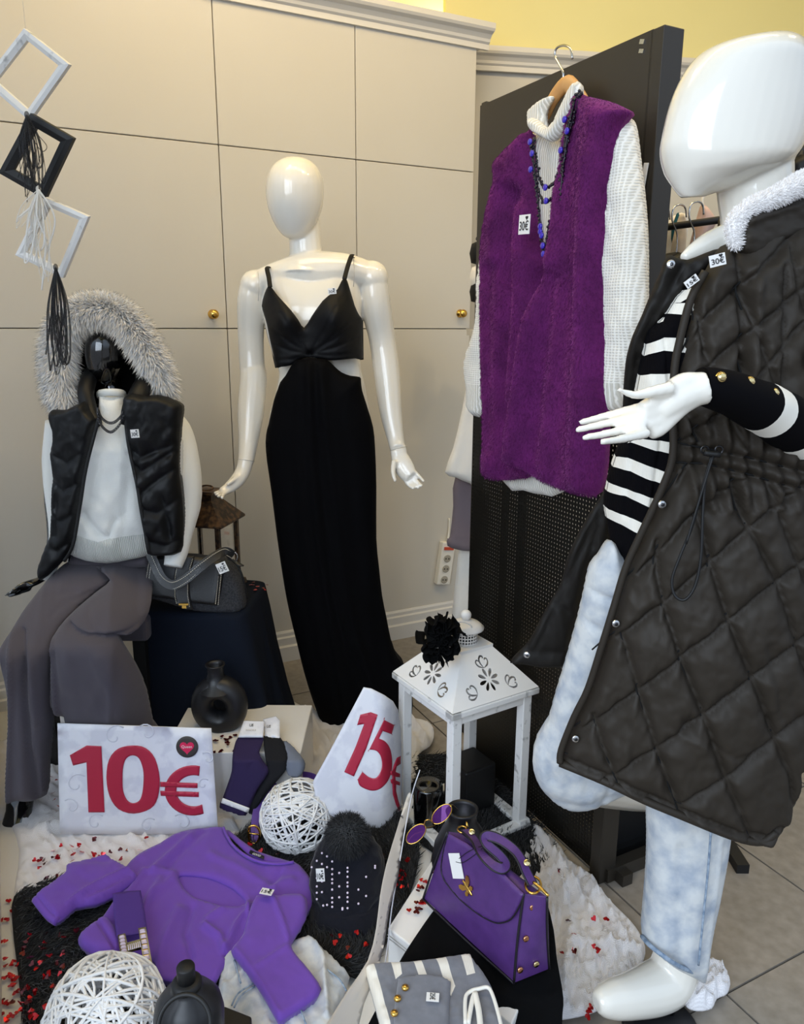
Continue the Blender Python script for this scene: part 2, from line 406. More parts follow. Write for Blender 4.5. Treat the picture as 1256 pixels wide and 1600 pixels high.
    uv = np.stack([V@U, V@Vv], 1)
    return mk(name, V, Fc, ms, parent, not flatshade, mi, uv, kind, label)
def strands(name, roots, dirs, length, wid, m, parent, kind='stuff', bend=(0,0,-.4), jit=.35, label=None):
    """many short hairs as slim blades; UV v runs root -> tip"""
    n = len(roots); D = nz(nz(dirs)+RNG.normal(0, jit, (n,3))); Ln = length*RNG.uniform(.6, 1.2, n)[:,None] if np.isscalar(length) else length[:,None]
    S_ = nz(np.cross(D, RNG.normal(0, 1, (n,3)))); bd = np.asarray(bend, float)
    p0 = roots; p1 = roots + D*Ln*.5 + bd*Ln*.12; p2 = roots + D*Ln*.9 + bd*Ln*.5
    V = np.stack([p0-S_*wid, p0+S_*wid, p1-S_*wid*.8, p1+S_*wid*.8, p2], 1).reshape(-1,3)
    Fc = []
    for i in range(n):
        b0 = i*5; Fc += [(b0,b0+1,b0+3,b0+2),(b0+2,b0+3,b0+4)]
    vv = np.tile([0,0,.5,.5,1.], n); uv = np.stack([np.zeros(n*5), vv], 1)
    return mk(name, V, Fc, m, parent, True, None, uv, kind, label)
def samp(o, n, side=None):
    """random points + normals on an object's mesh"""
    me = o.data; me.calc_loop_triangles(); K = len(me.loop_triangles); t_ = np.empty(K*3, np.int32); me.loop_triangles.foreach_get('vertices', t_); t_ = t_.reshape(-1,3)
    v = np.empty(len(me.vertices)*3); me.vertices.foreach_get('co', v); v = v.reshape(-1,3)
    a, b, c = v[t_[:,0]], v[t_[:,1]], v[t_[:,2]]; nn = np.cross(b-a, c-a); ar = np.linalg.norm(nn, axis=1)
    if side is not None: ar = ar*((nn@np.asarray(side, float)) > 0)
    i = RNG.choice(K, n, p=ar/ar.sum()); u = RNG.random((n,2)); f = u.sum(1) > 1; u[f] = 1-u[f]
    return a[i]+(b-a)[i]*u[:,:1]+(c-a)[i]*u[:,1:], nz(nn[i])
_txt = {}
def textg(s, bold=.012):
    if (s, bold) not in _txt:
        c = bpy.data.curves.new('t', 'FONT'); c.body = s; c.size = 1; c.align_x = 'CENTER'; c.align_y = 'CENTER'; c.offset = bold; c.extrude = .01; c.resolution_u = 4
        o = bpy.data.objects.new('t', c); COL.objects.link(o); dg = bpy.context.evaluated_depsgraph_get(); me = bpy.data.meshes.new_from_object(o.evaluated_get(dg))
        v = np.array([tuple(x.co) for x in me.vertices]); f = [tuple(p.vertices) for p in me.polygons]
        bpy.data.objects.remove(o); bpy.data.meshes.remove(me)
        v[:,:2] -= (v[:,:2].max(0)+v[:,:2].min(0))/2; _txt[(s, bold)] = (v, f)
    return _txt[(s, bold)]
def text_on(name, s, c, X, Y, wid, m, parent, bold=.012, hmax=None, lift=.0008):
    v, f = textg(s, bold); sc = wid/(v[:,0].max()-v[:,0].min()); sy = sc
    if hmax: sy = hmax/(v[:,1].max()-v[:,1].min())
    Nn = np.cross(X, Y); P = c + v[:,:1]*sc*X + v[:,1:2]*sy*Y + (v[:,2:3]*.02+lift)*Nn
    return mk(name, P, f, m, parent, False)
def basis(px, py, surf, rot=0):
    p = surf(np.array([px, px+4, px]), np.array([py, py, py-4])); X = nz(p[1]-p[0]); Y = p[2]-p[0]; Y = nz(Y-X*(Y@X)); Nn = np.cross(X, Y)
    c, s = math.cos(math.radians(rot)), math.sin(math.radians(rot)); return p[0], X*c+Y*s, Y*c-X*s, Nn, np.linalg.norm(p[1]-p[0])/4
def price_tag(px, py, surf, wpx, hpx, s, parent, rot=0, lift=.006, heart=True, name='price_tag', mirror=False):
    p, X, Y, Nn, k = basis(px, py, surf, rot); c = p+Nn*lift; w_, h_ = wpx*k, hpx*k
    o = mk(name, *box(c, w_, h_, .0012, X, Y, Nn), 'white_lacquer', parent, False, label='small white price tag reading '+s if s else 'small blank white price tag')
    if s: text_on('lettering', s, c-Y*h_*.06+Nn*.0006, -X if mirror else X, Y, w_*.8, 'ink_black', o, .004, h_*.5)
    if heart: heart_at(c+X*w_*.22+Y*h_*.33+Nn*.0008, X, Y, w_*.12, 'ink_black', o, 'heart_mark')
    return o
def heart2d(n=14):
    a = np.linspace(0, 2*math.pi, n, endpoint=False); return np.stack([16*np.sin(a)**3, 13*np.cos(a)-5*np.cos(2*a)-2*np.cos(3*a)-np.cos(4*a)], 1)/16
def heart_at(c, X, Y, r, m, parent, name='heart', t_=.0006):
    h = heart2d(20); Nn = np.cross(X, Y); V = np.vstack([c+h[:,:1]*r*X+h[:,1:]*r*Y, c+h[:,:1]*r*X+h[:,1:]*r*Y+Nn*t_]); n = len(h)
    Fc = [tuple(range(n,2*n)), tuple(range(n))[::-1]] + [(i,(i+1)%n,(i+1)%n+n,i+n) for i in range(n)]
    return mk(name, V, Fc, m, parent, False)
def pline(pts, surf, off, r, seg=6, sub=3, nrm=(0,-1,0), closed=False, **k):
    P = surf(np.array([p[0] for p in pts], float), np.array([p[1] for p in pts], float)) + nz(nrm)*off
    return tubeg(P, r, seg, closed, sub=sub, **k)
# ================================================================ THE SETTING
def sn(s, n, z=0): return W*s + N*n + np.array([0,0,z])
floor = mk('floor', *box(sn(1.6,1.3,-.03), 5.4, 4.6, .05, W, N), 'grout', None, False, kind='structure')
TS = .3995; g_ = None
for i in range(-5, 8):
    for j in range(-2, 7):
        s0, n0 = 1.16+i*TS, .829+j*TS
        if s0 < -1.0 or s0 > 3.6: continue
        c = sn(s0+TS/2, n0+TS/2, -.0035)
        if g_ is None:
            g_ = bpy.data.meshes.new('tile'); v, f = box((0,0,0), TS-.005, TS-.005, .007, W, N); g_.from_pydata([tuple(x) for x in v], [], f); g_.materials.append(M['tile'])
        o = bpy.data.objects.new('tile', g_); COL.objects.link(o); o.parent = floor; o['_loc'] = 1; o.location = c
ceil = mk('ceiling', *box(sn(1.8,1.9,3.14), 5.6, 3.4, .05, W, N), 'upper_wall', None, False, kind='structure')
# built-in cupboard wall: dark carcass behind, painted panels proud of it with open joints
wb = mk('wall_back', *box(sn(.76,2.775,1.15), 1.88, .06, 2.3, W, N), 'gap_dark', None, False, kind='structure')
sx = [-.2, .7155, 1.2095, 1.706]; zx = [.0, 1.277, 1.866, 2.30]
for i in range(3):
    for j in range(3):
        a, b, c, d = sx[i]+.0015, sx[i+1]-.0015, zx[j]+.0015, zx[j+1]-.0015
        if i == 2 and j == 0: a = sx[2]-.0015+.0
        pn = bev(mk('panel', *box(sn((a+b)/2, 2.736, (c+d)/2), b-a, .02, d-c, W, N), 'wall_paint', wb, False), .0015, 1)
        if (i, j) in ((0,1),(2,1)):
            s_, z_ = (.666,1.325) if i == 0 else (1.656,1.337); k = sn(s_, 2.726, z_)
            v, f = lathe([(0,0),(.016,0),(.016,.003),(.007,.006),(.006,.014),(.012,.019),(.016,.027),(.014,.034),(.006,.038),(0,.0385)], k, 20, -N)
            mk('knob', v, f, 'gold', pn, True, label='small round brass knob')
mk('return_panel', *box(sn(1.698,3.05,1.15), .016, .56, 2.3, W, N), 'wall_paint', wb, False)
def profile_run(name, prof, a, b, out, m, parent=None, kind='structure'):
    """prof: (projection, z); extruded from a to b on the floor plan; out = outward dir"""
    a, b, out = map(np.asarray, (a, b, out)); V = [p + out*x + np.array([0,0,z]) for p in (a, b) for x, z in prof]; n = len(prof)
    Fc = [(i, i+1, n+i+1, n+i) for i in range(n-1)] + [tuple(range(n))[::-1], tuple(range(n,2*n)), (0,n,2*n-1,n-1)]
    return fixn(mk(name, V, Fc, m, parent, False, kind=kind))
corn = [(0,0),(.012,0),(.012,.018),(.02,.024),(.022,.034),(.034,.046),(.05,.052),(.056,.06),(.056,.078),(0,.078)]
c1 = profile_run('trim_1', corn, sn(-.2,2.726,2.292), sn(1.75,2.726,2.292), -N, 'trim_paint')
profile_run('return_moulding', corn, sn(1.706,2.726,2.292), sn(1.706,3.3,2.292), W, 'trim_paint', c1, None)
mk('wall_top', *box(sn(1.4,3.25,2.75), 4.6, .05, .92, W, N), 'upper_wall', None, False, kind='structure')
mk('cupboard_top', *box(sn(.76,3.0,2.34), 1.9, .5, .02, W, N), 'trim_paint', c1, False)
A1 = np.array([.26,3.443,0]); D1 = nz([.987,.161,0]); O1 = np.array([D1[1],-D1[0],0])
mk('wall_recess', *box(A1+D1*1.5-O1*.04+np.array([0,0,1.18]), 3.2, .05, 2.37, D1, -O1), 'wall_paint', None, False, kind='structure')
profile_run('trim_2', corn, A1+np.array([0,0,2.29]), A1+D1*3.1+np.array([0,0,2.29]), O1, 'trim_paint')
mk('wall_upper', *box(A1+D1*1.5-O1*.02+np.array([0,0,2.85]), 3.2, .05, 1.0, D1, -O1), 'upper_wall', None, False, kind='structure')
mk('wall_right', *box(sn(3.75,1.9,1.5), .05, 3.6, 3.1, W, N), 'wall_paint', None, False, kind='structure')
skirt = [(0,0),(.022,0),(.022,.06),(.014,.066),(.014,.095),(.008,.101),(.008,.114),(.003,.122),(0,.122)]
profile_run('baseboard_back', skirt, sn(-.2,2.726,0), sn(1.706,2.726,0), -N, 'trim_paint')
profile_run('baseboard_recess', skirt, A1, A1+D1*3.1, O1, 'trim_paint')
# side window on the left of the display
w1 = mk('window_1', *box(sn(-.16,1.9,.05), .07, 1.75, .1, W, N), 'trim_paint', None, False, kind='structure')
mk('frame_post', *box(sn(-.16,2.70,1.2), .06, .06, 2.3, W, N), 'trim_paint', w1, False)
mk('frame_post', *box(sn(-.16,1.05,1.2), .06, .06, 2.3, W, N), 'trim_paint', w1, False)
mk('frame_rail', *box(sn(-.16,1.9,2.38), .06, 1.75, .06, W, N), 'trim_paint', w1, False)
mk('glass', *box(sn(-.16,1.9,1.2), .006, 1.6, 2.28, W, N), 'glass', w1, False)
mk('trim_3', *box(sn(-.10,1.6,.012), .11, 2.3, .024, W, N), 'trim_paint', None, False, kind='structure')
# small uplights standing on the cornice
for k, (s_, n_) in enumerate(((1.85,3.12),(2.35,3.2))):
    p = sn(s_, n_, 2.36)
    point('uplight', (p[0], p[1], p[2]+.07), 8, (1,.8,.42), .03)
# ================================================================ CLOTHES PANEL AND RACK
pan = thing('display_stand', 'tall black steel display stand, solid above and perforated below', 'display stand')
mk('solid_sheet', *box(sn(1.152,1.505,1.46), .024, .59, .74, W, N), 'panel_black', pan, False)
bev(mk('end_post', *box(sn(1.165,1.20,.915), .05, .035, 1.83, W, N), 'panel_black', pan, False), .002)
bev(mk('back_post', *box(sn(1.165,1.80,.92), .03, .022, 1.84, W, N), 'panel_black', pan, False), .002)
v, f = box(sn(1.148,1.505,.56), .003, .59, 1.08, W, N)
o = mk('perforated_sheet', v, f, 'perforated', pan, False, uv=np.stack([v@N, v[:,2]], 1))
mk('foot_bar', *box(sn(1.2,1.3,.015), .03, .3, .03, W, N), 'panel_black', pan, False)
mk('foot_bar', *box(sn(1.33,1.19,.02), .34, .03, .035, W, N), 'panel_black', pan, False)
p_, X_, Y_, N_, k_ = basis(1003, 65, SP(1.139)); mk('slot', *box(p_, .012, .008, .002, X_, Y_, N_), 'silver', pan, False); mk('slot', *box(p_+np.array([0,0,-.016]), .012, .007, .002, X_, Y_, N_), 'silver', pan, False)
p_, X_, Y_, N_, k_ = basis(1007, 279, SP(1.139)); bev(mk('white_sticker', *box(p_+N_*.002, .012, .055, .003, X_, Y_, N_), 'white_lacquer', pan, False), .001)
mk('back_board', *box(sn(1.34,1.26,.2), .28, .02, .36, W, N), 'matte_black', pan, False)
rack = thing('clothes_rack', 'black clothes rail running behind the display panel', 'rack')
mk('rail', *tubeg([sn(1.42,1.22,1.52), sn(1.42,1.95,1.52)], .008, 12), 'matte_black', rack)
for n_ in (1.25, 1.93):
    mk('post', *tubeg([sn(1.42,n_,0), sn(1.42,n_,1.52)], .014, 12), 'matte_black', rack)
    mk('foot', *box(sn(1.42,n_,.012), .4, .03, .024, W, N), 'matte_black', rack, False)
hang_top = None
def hanger(c, X, wid, m, parent=None, name='hanger', hook='silver', lab=None, group=None):
    """c = rail point; X = shoulder direction"""
    c = np.asarray(c, float); X = nz(X); Z = np.array([0,0,1.]); top = c+Z*.0
    pts = [top+Z*-.0+X*.022+Z*.004, top+Z*.024+X*.016, top+Z*.03, top+Z*.022-X*.02, top-Z*.004-X*.022, top-Z*.03-X*.004, top-Z*.055, top-Z*.085]
    a = mk(name, *tubeg([c-X*wid/2-Z*.15, c-X*wid/4-Z*.115, c-Z*.085, c+X*wid/4-Z*.115, c+X*wid/2-Z*.15], [.006,.011,.013,.011,.006], 10, sub=4), m, parent)
    mk('hook', *tubeg(pts, .0022, 8, sub=4), hook, a)
    return a
k = 0
ORD = 'first second third fourth fifth sixth seventh eighth ninth tenth eleventh twelfth'.split()
for n_ in np.arange(1.88, 1.30, -.05):
    o = hanger(sn(1.42, n_, 1.535), W, .36, 'matte_black'); k += 1
    tag(o, ORD[k-1]+' black hanger on the clothes rail, counting from the far end', 'hanger', 'hangers on the rail behind the panel')
def hung(name, ol, Y, m, label, cat, front=.02, cr=(), noise=((.006,14,60),), **kw):
    o = sheet(name, ol, YY(Y), m, None, 6, 2, front=front, R=16, creases=cr, noise=noise, **kw); return tag(o, label, cat)
hung('cream_jacket', [(1075,335),(1050,338),(1030,350),(1012,390),(1005,480),(1000,600),(1010,700),(1040,690),(1050,560),(1062,460),(1070,390)], 2.0, 'ivory', 'ivory jacket on the rail just right of the black panel', 'jacket', cr=[([(1035,360),(1030,600)],6,-.008)])
hung('beige_blouse', [(1062,335),(1072,345),(1070,400),(1060,470),(1040,520),(1040,450),(1050,380)], 1.93, 'beige', 'narrow beige blouse edge between ivory jacket and pink top', 'blouse')
hung('camisole', [(1098,318),(1114,335),(1118,350),(1100,380),(1088,420),(1070,470),(1062,440),(1078,380),(1090,335)], 1.87, 'pink', 'pale pink strappy camisole on the rail under the big mannequin chin', 'camisole')
mk('strap', *tubeg([atY(1104,302,1.87), atY(1097,312,1.865), atY(1100,330,1.86)], .003, 8, sub=4), 'ivory', bpy.data.objects['camisole'])
hung('teal_blouse', [(1057,334),(1061,336),(1056,362),(1050,380),(1049,360)], 1.97, 'teal', 'sliver of teal blouse beside the ivory jacket on the rail', 'blouse', front=.006)
hung('black_jacket', [(1240,250),(1262,240),(1290,260),(1300,420),(1240,420),(1236,280)], 1.75, 'puffer', 'black jacket hanging at the right edge behind the fur collar', 'jacket')
jk = atY(1268, 236, 1.77); rk2 = thing('clothes_rack', 'black clothes rail at the right edge holding the black jacket', 'rack')
mk('rail', *tubeg([jk-D1*.04, jk+D1*.75], .012, 12), 'matte_black', rk2)
for t_ in (-.03, .74): mk('post', *tubeg([jk+D1*t_, (jk+D1*t_)*[1,1,0]], .012, 12), 'matte_black', rk2)
for t_ in (-.03, .74): mk('foot', *box((jk+D1*t_)*[1,1,0]+[0,0,.012], .03, .3, .024), 'matte_black', rk2, False)
hung('pale_dress', [(742,560),(735,640),(722,800),(706,960),(702,1010),(712,1050),(770,1050),(770,560)], 2.52, 'ivory', 'long pale dress hanging at the left edge of the black panel', 'dress', cr=[([(738,640),(722,1000)],5,-.01)])
hung('beige_coat', [(745,480),(736,560),(722,640),(708,700),(695,738),(712,746),(734,755),(770,760),(770,480)], 2.42, 'ivory', 'cream flared coat sleeve left of the black panel above taupe trousers', 'coat', cr=[([(745,600),(715,735)],5,-.008)])
hung('taupe_trousers', [(712,742),(708,790),(703,838),(699,841),(699,853),(716,859),(733,861),(760,861),(760,740)], 2.47, 'taupe', 'taupe trousers folded over hanger left of the black panel', 'trousers', front=.01, cr=[([(700,842),(735,848)],2,-.004)])
for zz, m_, nm in ((395,'puffer','black'),(432,'ivory','white'),(455,'puffer','navy')):
    hung('folded_knit', [(737,zz-14),(752,zz-16),(770,zz-10),(770,zz+18),(736,zz+16)], 2.75, m_, {'black':'black folded knit in the gap between cupboard and panel, topmost','white':'white folded knit in the gap between cupboard and panel','navy':'dark folded knit under the white one beside the panel'}[nm], 'knitwear', front=.03)
mk('side_shelf', *box(atY(755,520,2.85), .1, .25, .02), 'trim_paint', None, False); tag(bpy.data.objects['side_shelf'], 'narrow shelf in the gap right of the cupboard', 'shelf')
hung('pink_skirt', [(950,1215),(1010,1215),(1012,1250),(1000,1262),(975,1258),(955,1245),(946,1230)], 1.85, 'pink', 'pale pink garment hem behind the jeans knee under the quilted vest', 'skirt')
hung('teal_skirt', [(996,1240),(1030,1240),(1030,1330),(1008,1330),(998,1300)], 1.95, 'teal', 'teal garment hanging low behind the jeans leg', 'skirt')
gs = thing('garment_stand', 'slim black garment stand hidden behind the panel edge', 'rack')
a_ = atY(800, 500, 2.6); mk('pole', *tubeg([np.array([a_[0],a_[1],0]), np.array([a_[0],a_[1],1.5])], .012, 10), 'matte_black', gs)
mk('arm', *tubeg([np.array([a_[0],a_[1],1.5]), atY(746, 372, 2.5)], .008, 8), 'matte_black', gs); mk('base', *box((a_[0],a_[1],.01), .3, .3, .02), 'matte_black', gs, False)
# ---- wooden hanger with turtleneck, fur vest and necklaces
wh = thing('coat_hanger', 'pale wooden coat hanger hooked over the black panel, inside the turtleneck', 'hanger')
s1 = SP(1.10)
mk('shoulder_bar', *pline([(800,268),(826,222),(848,188),(866,152),(886,131),(903,148),(925,180),(950,215)], s1, 0, [.008,.012,.014,.016,.017,.016,.012,.008], 12, 4, -W, flat=.6, up=-W), 'wood', wh)
mk('hook', *pline([(878,135),(880,115),(873,100),(867,88),(869,76),(880,71),(891,76),(894,92)], s1, 0, .0024, 8, 4, -W), 'silver', wh)
tn = thing('turtleneck_jumper', 'chunky white knit turtleneck jumper hanging under the purple fur vest', 'jumper')
sk = SP(1.10); nw = -W
sheet('body', [(838,205),(870,215),(885,190),(950,170),(975,300),(950,500),(944,700),(879,769),(850,773),(818,766),(785,750),(765,600),(770,400),(780,270),(825,215)], sk, 'rib_knit', tn, 6, 2, front=.02, R=40, nrm=nw, noise=((.004,9,200),))
sheet('sleeve', [(780,280),(766,330),(756,380),(748,440),(746,500),(742,520),(731,550),(727,575),(731,610),(733,643),(756,645),(764,560),(775,500),(790,400),(800,300)], SP(1.09), ['knit_white','rib_knit'], tn, 5, 3, front=.022, R=18, nrm=nw, noise=((.006,10,30),), cuts=[[(700,600),(800,602)]], regions=[([(700,600),(800,602),(800,700),(700,700)],1)])
sheet('sleeve', [(962,190),(976,180),(988,196),(996,257),(1002,310),(1006,367),(1007,440),(1005,500),(992,550),(983,588),(973,633),(960,645),(943,645),(940,560),(940,413),(948,300)], SP(1.06), ['knit_white','rib_knit'], tn, 5, 3, front=.028, R=22, nrm=nw, noise=((.006,12,30),), cuts=[[(930,596),(1010,600)]], regions=[([(930,596),(1010,600),(1010,700),(930,700)],1)])
# rolled collar as a thick tilted ring, folded over
sheet('rolled_collar', [(826,180),(830,170),(844,158),(860,150),(865,153),(857,166),(852,180),(854,200),(845,205),(830,198)], SP(1.075), 'rib_knit', tn, 3, 2, front=.012, R=8, nrm=nw)
sheet('rolled_collar', [(828,185),(838,186),(850,196),(858,199),(868,189),(880,165),(891,142),(902,127),(907,134),(907,148),(902,165),(893,180),(879,205),(864,222),(852,217),(838,209),(829,199)], SP(1.05), 'rib_knit', tn, 3, 2, front=.016, R=11, nrm=nw, creases=[([(840,200),(860,208),(885,175),(900,140)],4,-.003)])
fv = thing('fur_vest', 'plush purple faux fur long vest on the hanger against the black panel', 'vest')
L_ol = [(829,202),(807,222),(785,243),(778,257),(780,284),(766,330),(756,376),(753,459),(755,565),(756,734),(760,744),(767,748),(782,750),(799,750),(815,747),(831,743),(845,700),(850,560),(846,440),(850,413),(843,360),(838,321),(834,265),(831,215)]
v_ = sheet('front_panel', L_ol, SP(1.065), 'fur_purple', fv, 5, 2, front=.03, R=26, nrm=nw, creases=[([(812,300),(806,500),(795,640),(792,745)],12,-.03),([(775,420),(770,700)],10,-.014),([(825,330),(828,480),(812,620)],13,.018),([(790,260),(786,400)],9,.01)], noise=((.006,30,80),(.002,3,5)))
R_ol = [(905,147),(893,170),(886,193),(879,252),(872,300),(868,350),(863,390),(852,440),(836,473),(828,515),(818,565),(806,640),(795,707),(794,718),(799,725),(815,733),(831,743),(853,754),(877,764),(905,771),(930,775),(937,762),(944,725),(947,640),(946,542),(944,450),(945,400),(948,360),(951,321),(955,275),(960,240),(967,206),(975,188),(985,176),(973,167),(950,158),(918,151)]
R_ = sheet('front_panel', R_ol, SP(1.035), 'fur_purple', fv, 5, 2, front=.035, R=30, nrm=nw, creases=[([(905,180),(900,400),(880,740)],20,-.022),([(845,500),(822,640),(812,725)],13,.02),([(870,430),(850,600),(838,740)],13,-.028),([(935,250),(925,760)],18,.014),([(872,300),(866,420),(850,480)],12,.010)], noise=((.007,30,90),(.002,3,5)))
for o_ in (v_, R_):
    p_, n_ = samp(o_, 24000, -W); strands('fur_pile', p_, n_+np.array([0,0,-.9]), .0055, .00045, 'fur_purple', fv if False else o_, bend=(0,0,-.6), jit=.3)
price_tag(823, 351, SP(.99), 17, 17, '30€', fv, 3)
def necklace(name, pts, off, lab, drops):
    t = thing(name, lab, 'necklace'); P = SP(off)(np.array([p[0] for p in pts], float), np.array([p[1] for p in pts], float)); Q = cat_rom(P, 8)
    mk('cord', *tubeg(Q, .0016, 6), 'beads_black', t)
    parts = [ball(q+RNG.normal(0,.0015,3), .0032, 6, 4) for q in Q[::1]]; mk('seed_beads', *join(parts), 'beads_black', t, kind='stuff')
    for x, y in drops: mk('bead', *disc(SP(off-.004)(np.array([x*1.]), np.array([y*1.]))[0]-W*.002, -W, .0065, .004, 12), 'beads_purple', t, label='flat purple disc bead')
necklace('bead_necklace', [(905,143),(895,170),(886,200),(879,240),(874,270),(865,287),(853,292),(844,284),(838,250),(833,215)], 1.02, 'black bead necklace with purple discs, shorter loop on the fur vest', [(854,293),(884,187),(830,222),(878,235)])
necklace('bead_necklace', [(908,146),(900,170),(890,205),(882,250),(876,280),(868,302),(855,314),(845,308),(836,270),(831,225)], 1.018, 'black bead necklace with purple discs, middle loop on the fur vest', [(855,314),(831,265),(888,205)])
necklace('bead_necklace', [(900,150),(888,200),(880,260),(872,325),(858,350),(850,395),(846,370),(842,330),(836,280),(830,225)], 1.015, 'black bead necklace with purple discs, longest loop ending in a cluster', [(846,354),(848,368),(850,384),(851,397),(846,362),(833,240)])
# ---- socket strip on the back wall
mat('socket_shade', '#a29b8b', .5)
ps = thing('power_strip', 'cream three way power strip fixed upright on the back wall', 'power strip')
wallp = lambda a, b: atN(a, b, N*2.726, N)
p_, X_, Y_, N_, k_ = basis(692, 878, wallp)
bev(mk('housing', *box(p_+N_*.015, 20*k_, 58*k_, .03, X_, Y_, N_), 'outlet', ps, False), .004)
mk('switch', *box(p_+N_*.032+Y_*21*k_, 14*k_, 4*k_, .006, X_, Y_, N_), 'orange_switch', ps, False)
for d_ in (8, -6, -21):
    c = p_+N_*.0305+Y_*(d_-1)*k_
    so = mk('socket', *lathe([(0,-.008),(.0165,-.008),(.0175,.0),(.0195,.0015),(.021,0)], c, 20, N_), 'outlet', ps)
    mk('recess_shade', *disc(c+N_*.0004, N_, .0165, .0008, 20), 'socket_shade', so)  # flat disc, its grey puts in the shade of the socket hollow
    for e_ in (-1,1): mk('pin_hole', *disc(c+N_*.001+X_*e_*.007, N_, .0035, .001, 10), 'outlet_dark', so)
mk('cable', *tubeg([p_+Y_*29*k_+N_*.012, p_+Y_*44*k_+N_*.006+X_*.004, p_+Y_*60*k_+N_*.004-X_*.002], .004, 8, sub=4), 'outlet', ps)
# ================================================================ HANGING FRAMES
def pframe(corners, wd, Y, m, lab, grp=None):
    t = thing('picture_frame', lab, 'picture frame'); P = atY([c[0] for c in corners], [c[1] for c in corners], np.array([Y]*4)+np.array([0,.0,.03,.03])); C = P.mean(0)
    for i in range(4):
        a, b = P[i], P[(i+1)%4]; ca, cb = nz(nz(P[(i+1)%4]-a)+nz(P[i-1]-a)), nz(nz(a-b)+nz(P[(i+2)%4]-b)); wm = wd/F*Y*1.0
        sa = wm/abs(np.linalg.norm(np.cross(ca, nz(b-a)))); sb_ = wm/abs(np.linalg.norm(np.cross(cb, nz(b-a))))
        ai, bi = a+ca*sa, b+cb*sb_; am, bm_ = a+ca*sa*.45, b+cb*sb_*.45; nn = nz(np.cross(b-a, ca)); nn = nn if nn[1] < 0 else -nn
        V = [a-nn*.006, b-nn*.006, a+nn*.006, b+nn*.006, am+nn*.008, bm_+nn*.008, ai+nn*.003, bi+nn*.003, ai-nn*.006, bi-nn*.006]
        fixn(mk('rail', V, [(0,1,3,2),(2,3,5,4),(4,5,7,6),(6,7,9,8),(8,9,1,0),(0,2,4,6,8),(1,3,5,7,9)], m, t, False))
    return t
pframe([(40,45),(110,101),(48,189),(-23,127)], 11, 1.7, 'white_distressed', 'whitewashed empty picture frame, topmost of the hanging three')
pframe([(50,177),(117,216),(72,311),(0,270)], 15, 1.68, 'matte_black', 'black empty picture frame hanging between two white ones')
pframe([(72,308),(140,338),(100,434),(26,398)], 11, 1.66, 'white_distressed', 'white empty picture frame, lowest of the hanging three')
def ribbons(lab, top, ends, m, n, spread, Y, loops=True):
    t = tag(thing('ribbon_tassel', lab, 'ribbon'), None, None)
    mk('knot', *ball(atY(top[0], top[1], Y), .005, 10, 8, 1.5), m, t)
    parts = []
    for i in range(n):
        e = ends[i % len(ends)]; x1 = e[0]+RNG.normal(0, spread); y1 = e[1]+RNG.normal(0, 12); xm = (top[0]+x1)/2+RNG.normal(0, spread*.9)
        if loops and i % 2: pts = [top, ((top[0]+x1)/2-spread*RNG.uniform(.3,1.3), top[1]+(y1-top[1])*.45), (x1, y1), (x1+spread*RNG.uniform(.5,1.4), y1-8), (xm+spread, top[1]+(y1-top[1])*.4), top]
        else: pts = [top, (xm, top[1]+(y1-top[1])*.5), (x1, y1)]
        parts.append(tubeg([atY(a, b, Y+RNG.uniform(-.015,.015)-(.01 if k else 0)) for k, (a, b) in enumerate(pts)], .0008 if i % 3 else .0019, 6, sub=6, flat=.3, up=(0,1,0)))
    mk('strands', *join(parts), m, t, kind='stuff')
ribbons('black organza ribbon tassel tied over the black frame', (42,180), [(40,285),(52,290),(34,265),(60,270),(45,300)], 'organza_black', 26, 7, 1.65)
ribbons('cream raffia ribbon tassel falling over the lowest frame', (60,296), [(45,395),(55,380),(25,350),(65,440),(50,410)], 'organza_white', 22, 9, 1.64)
ribbons('black organza ribbon tassel hanging below the lowest frame', (87,418), [(80,540),(95,560),(88,520),(92,575)], 'organza_black', 26, 7, 1.63)
tag(mk('hanging_thread', *tubeg([atY(40,47,1.7), atY(40,47,1.7)+np.array([0,0,1.1])], .0006, 5), 'organza_white'), 'thin clear thread holding the top picture frame', 'thread')
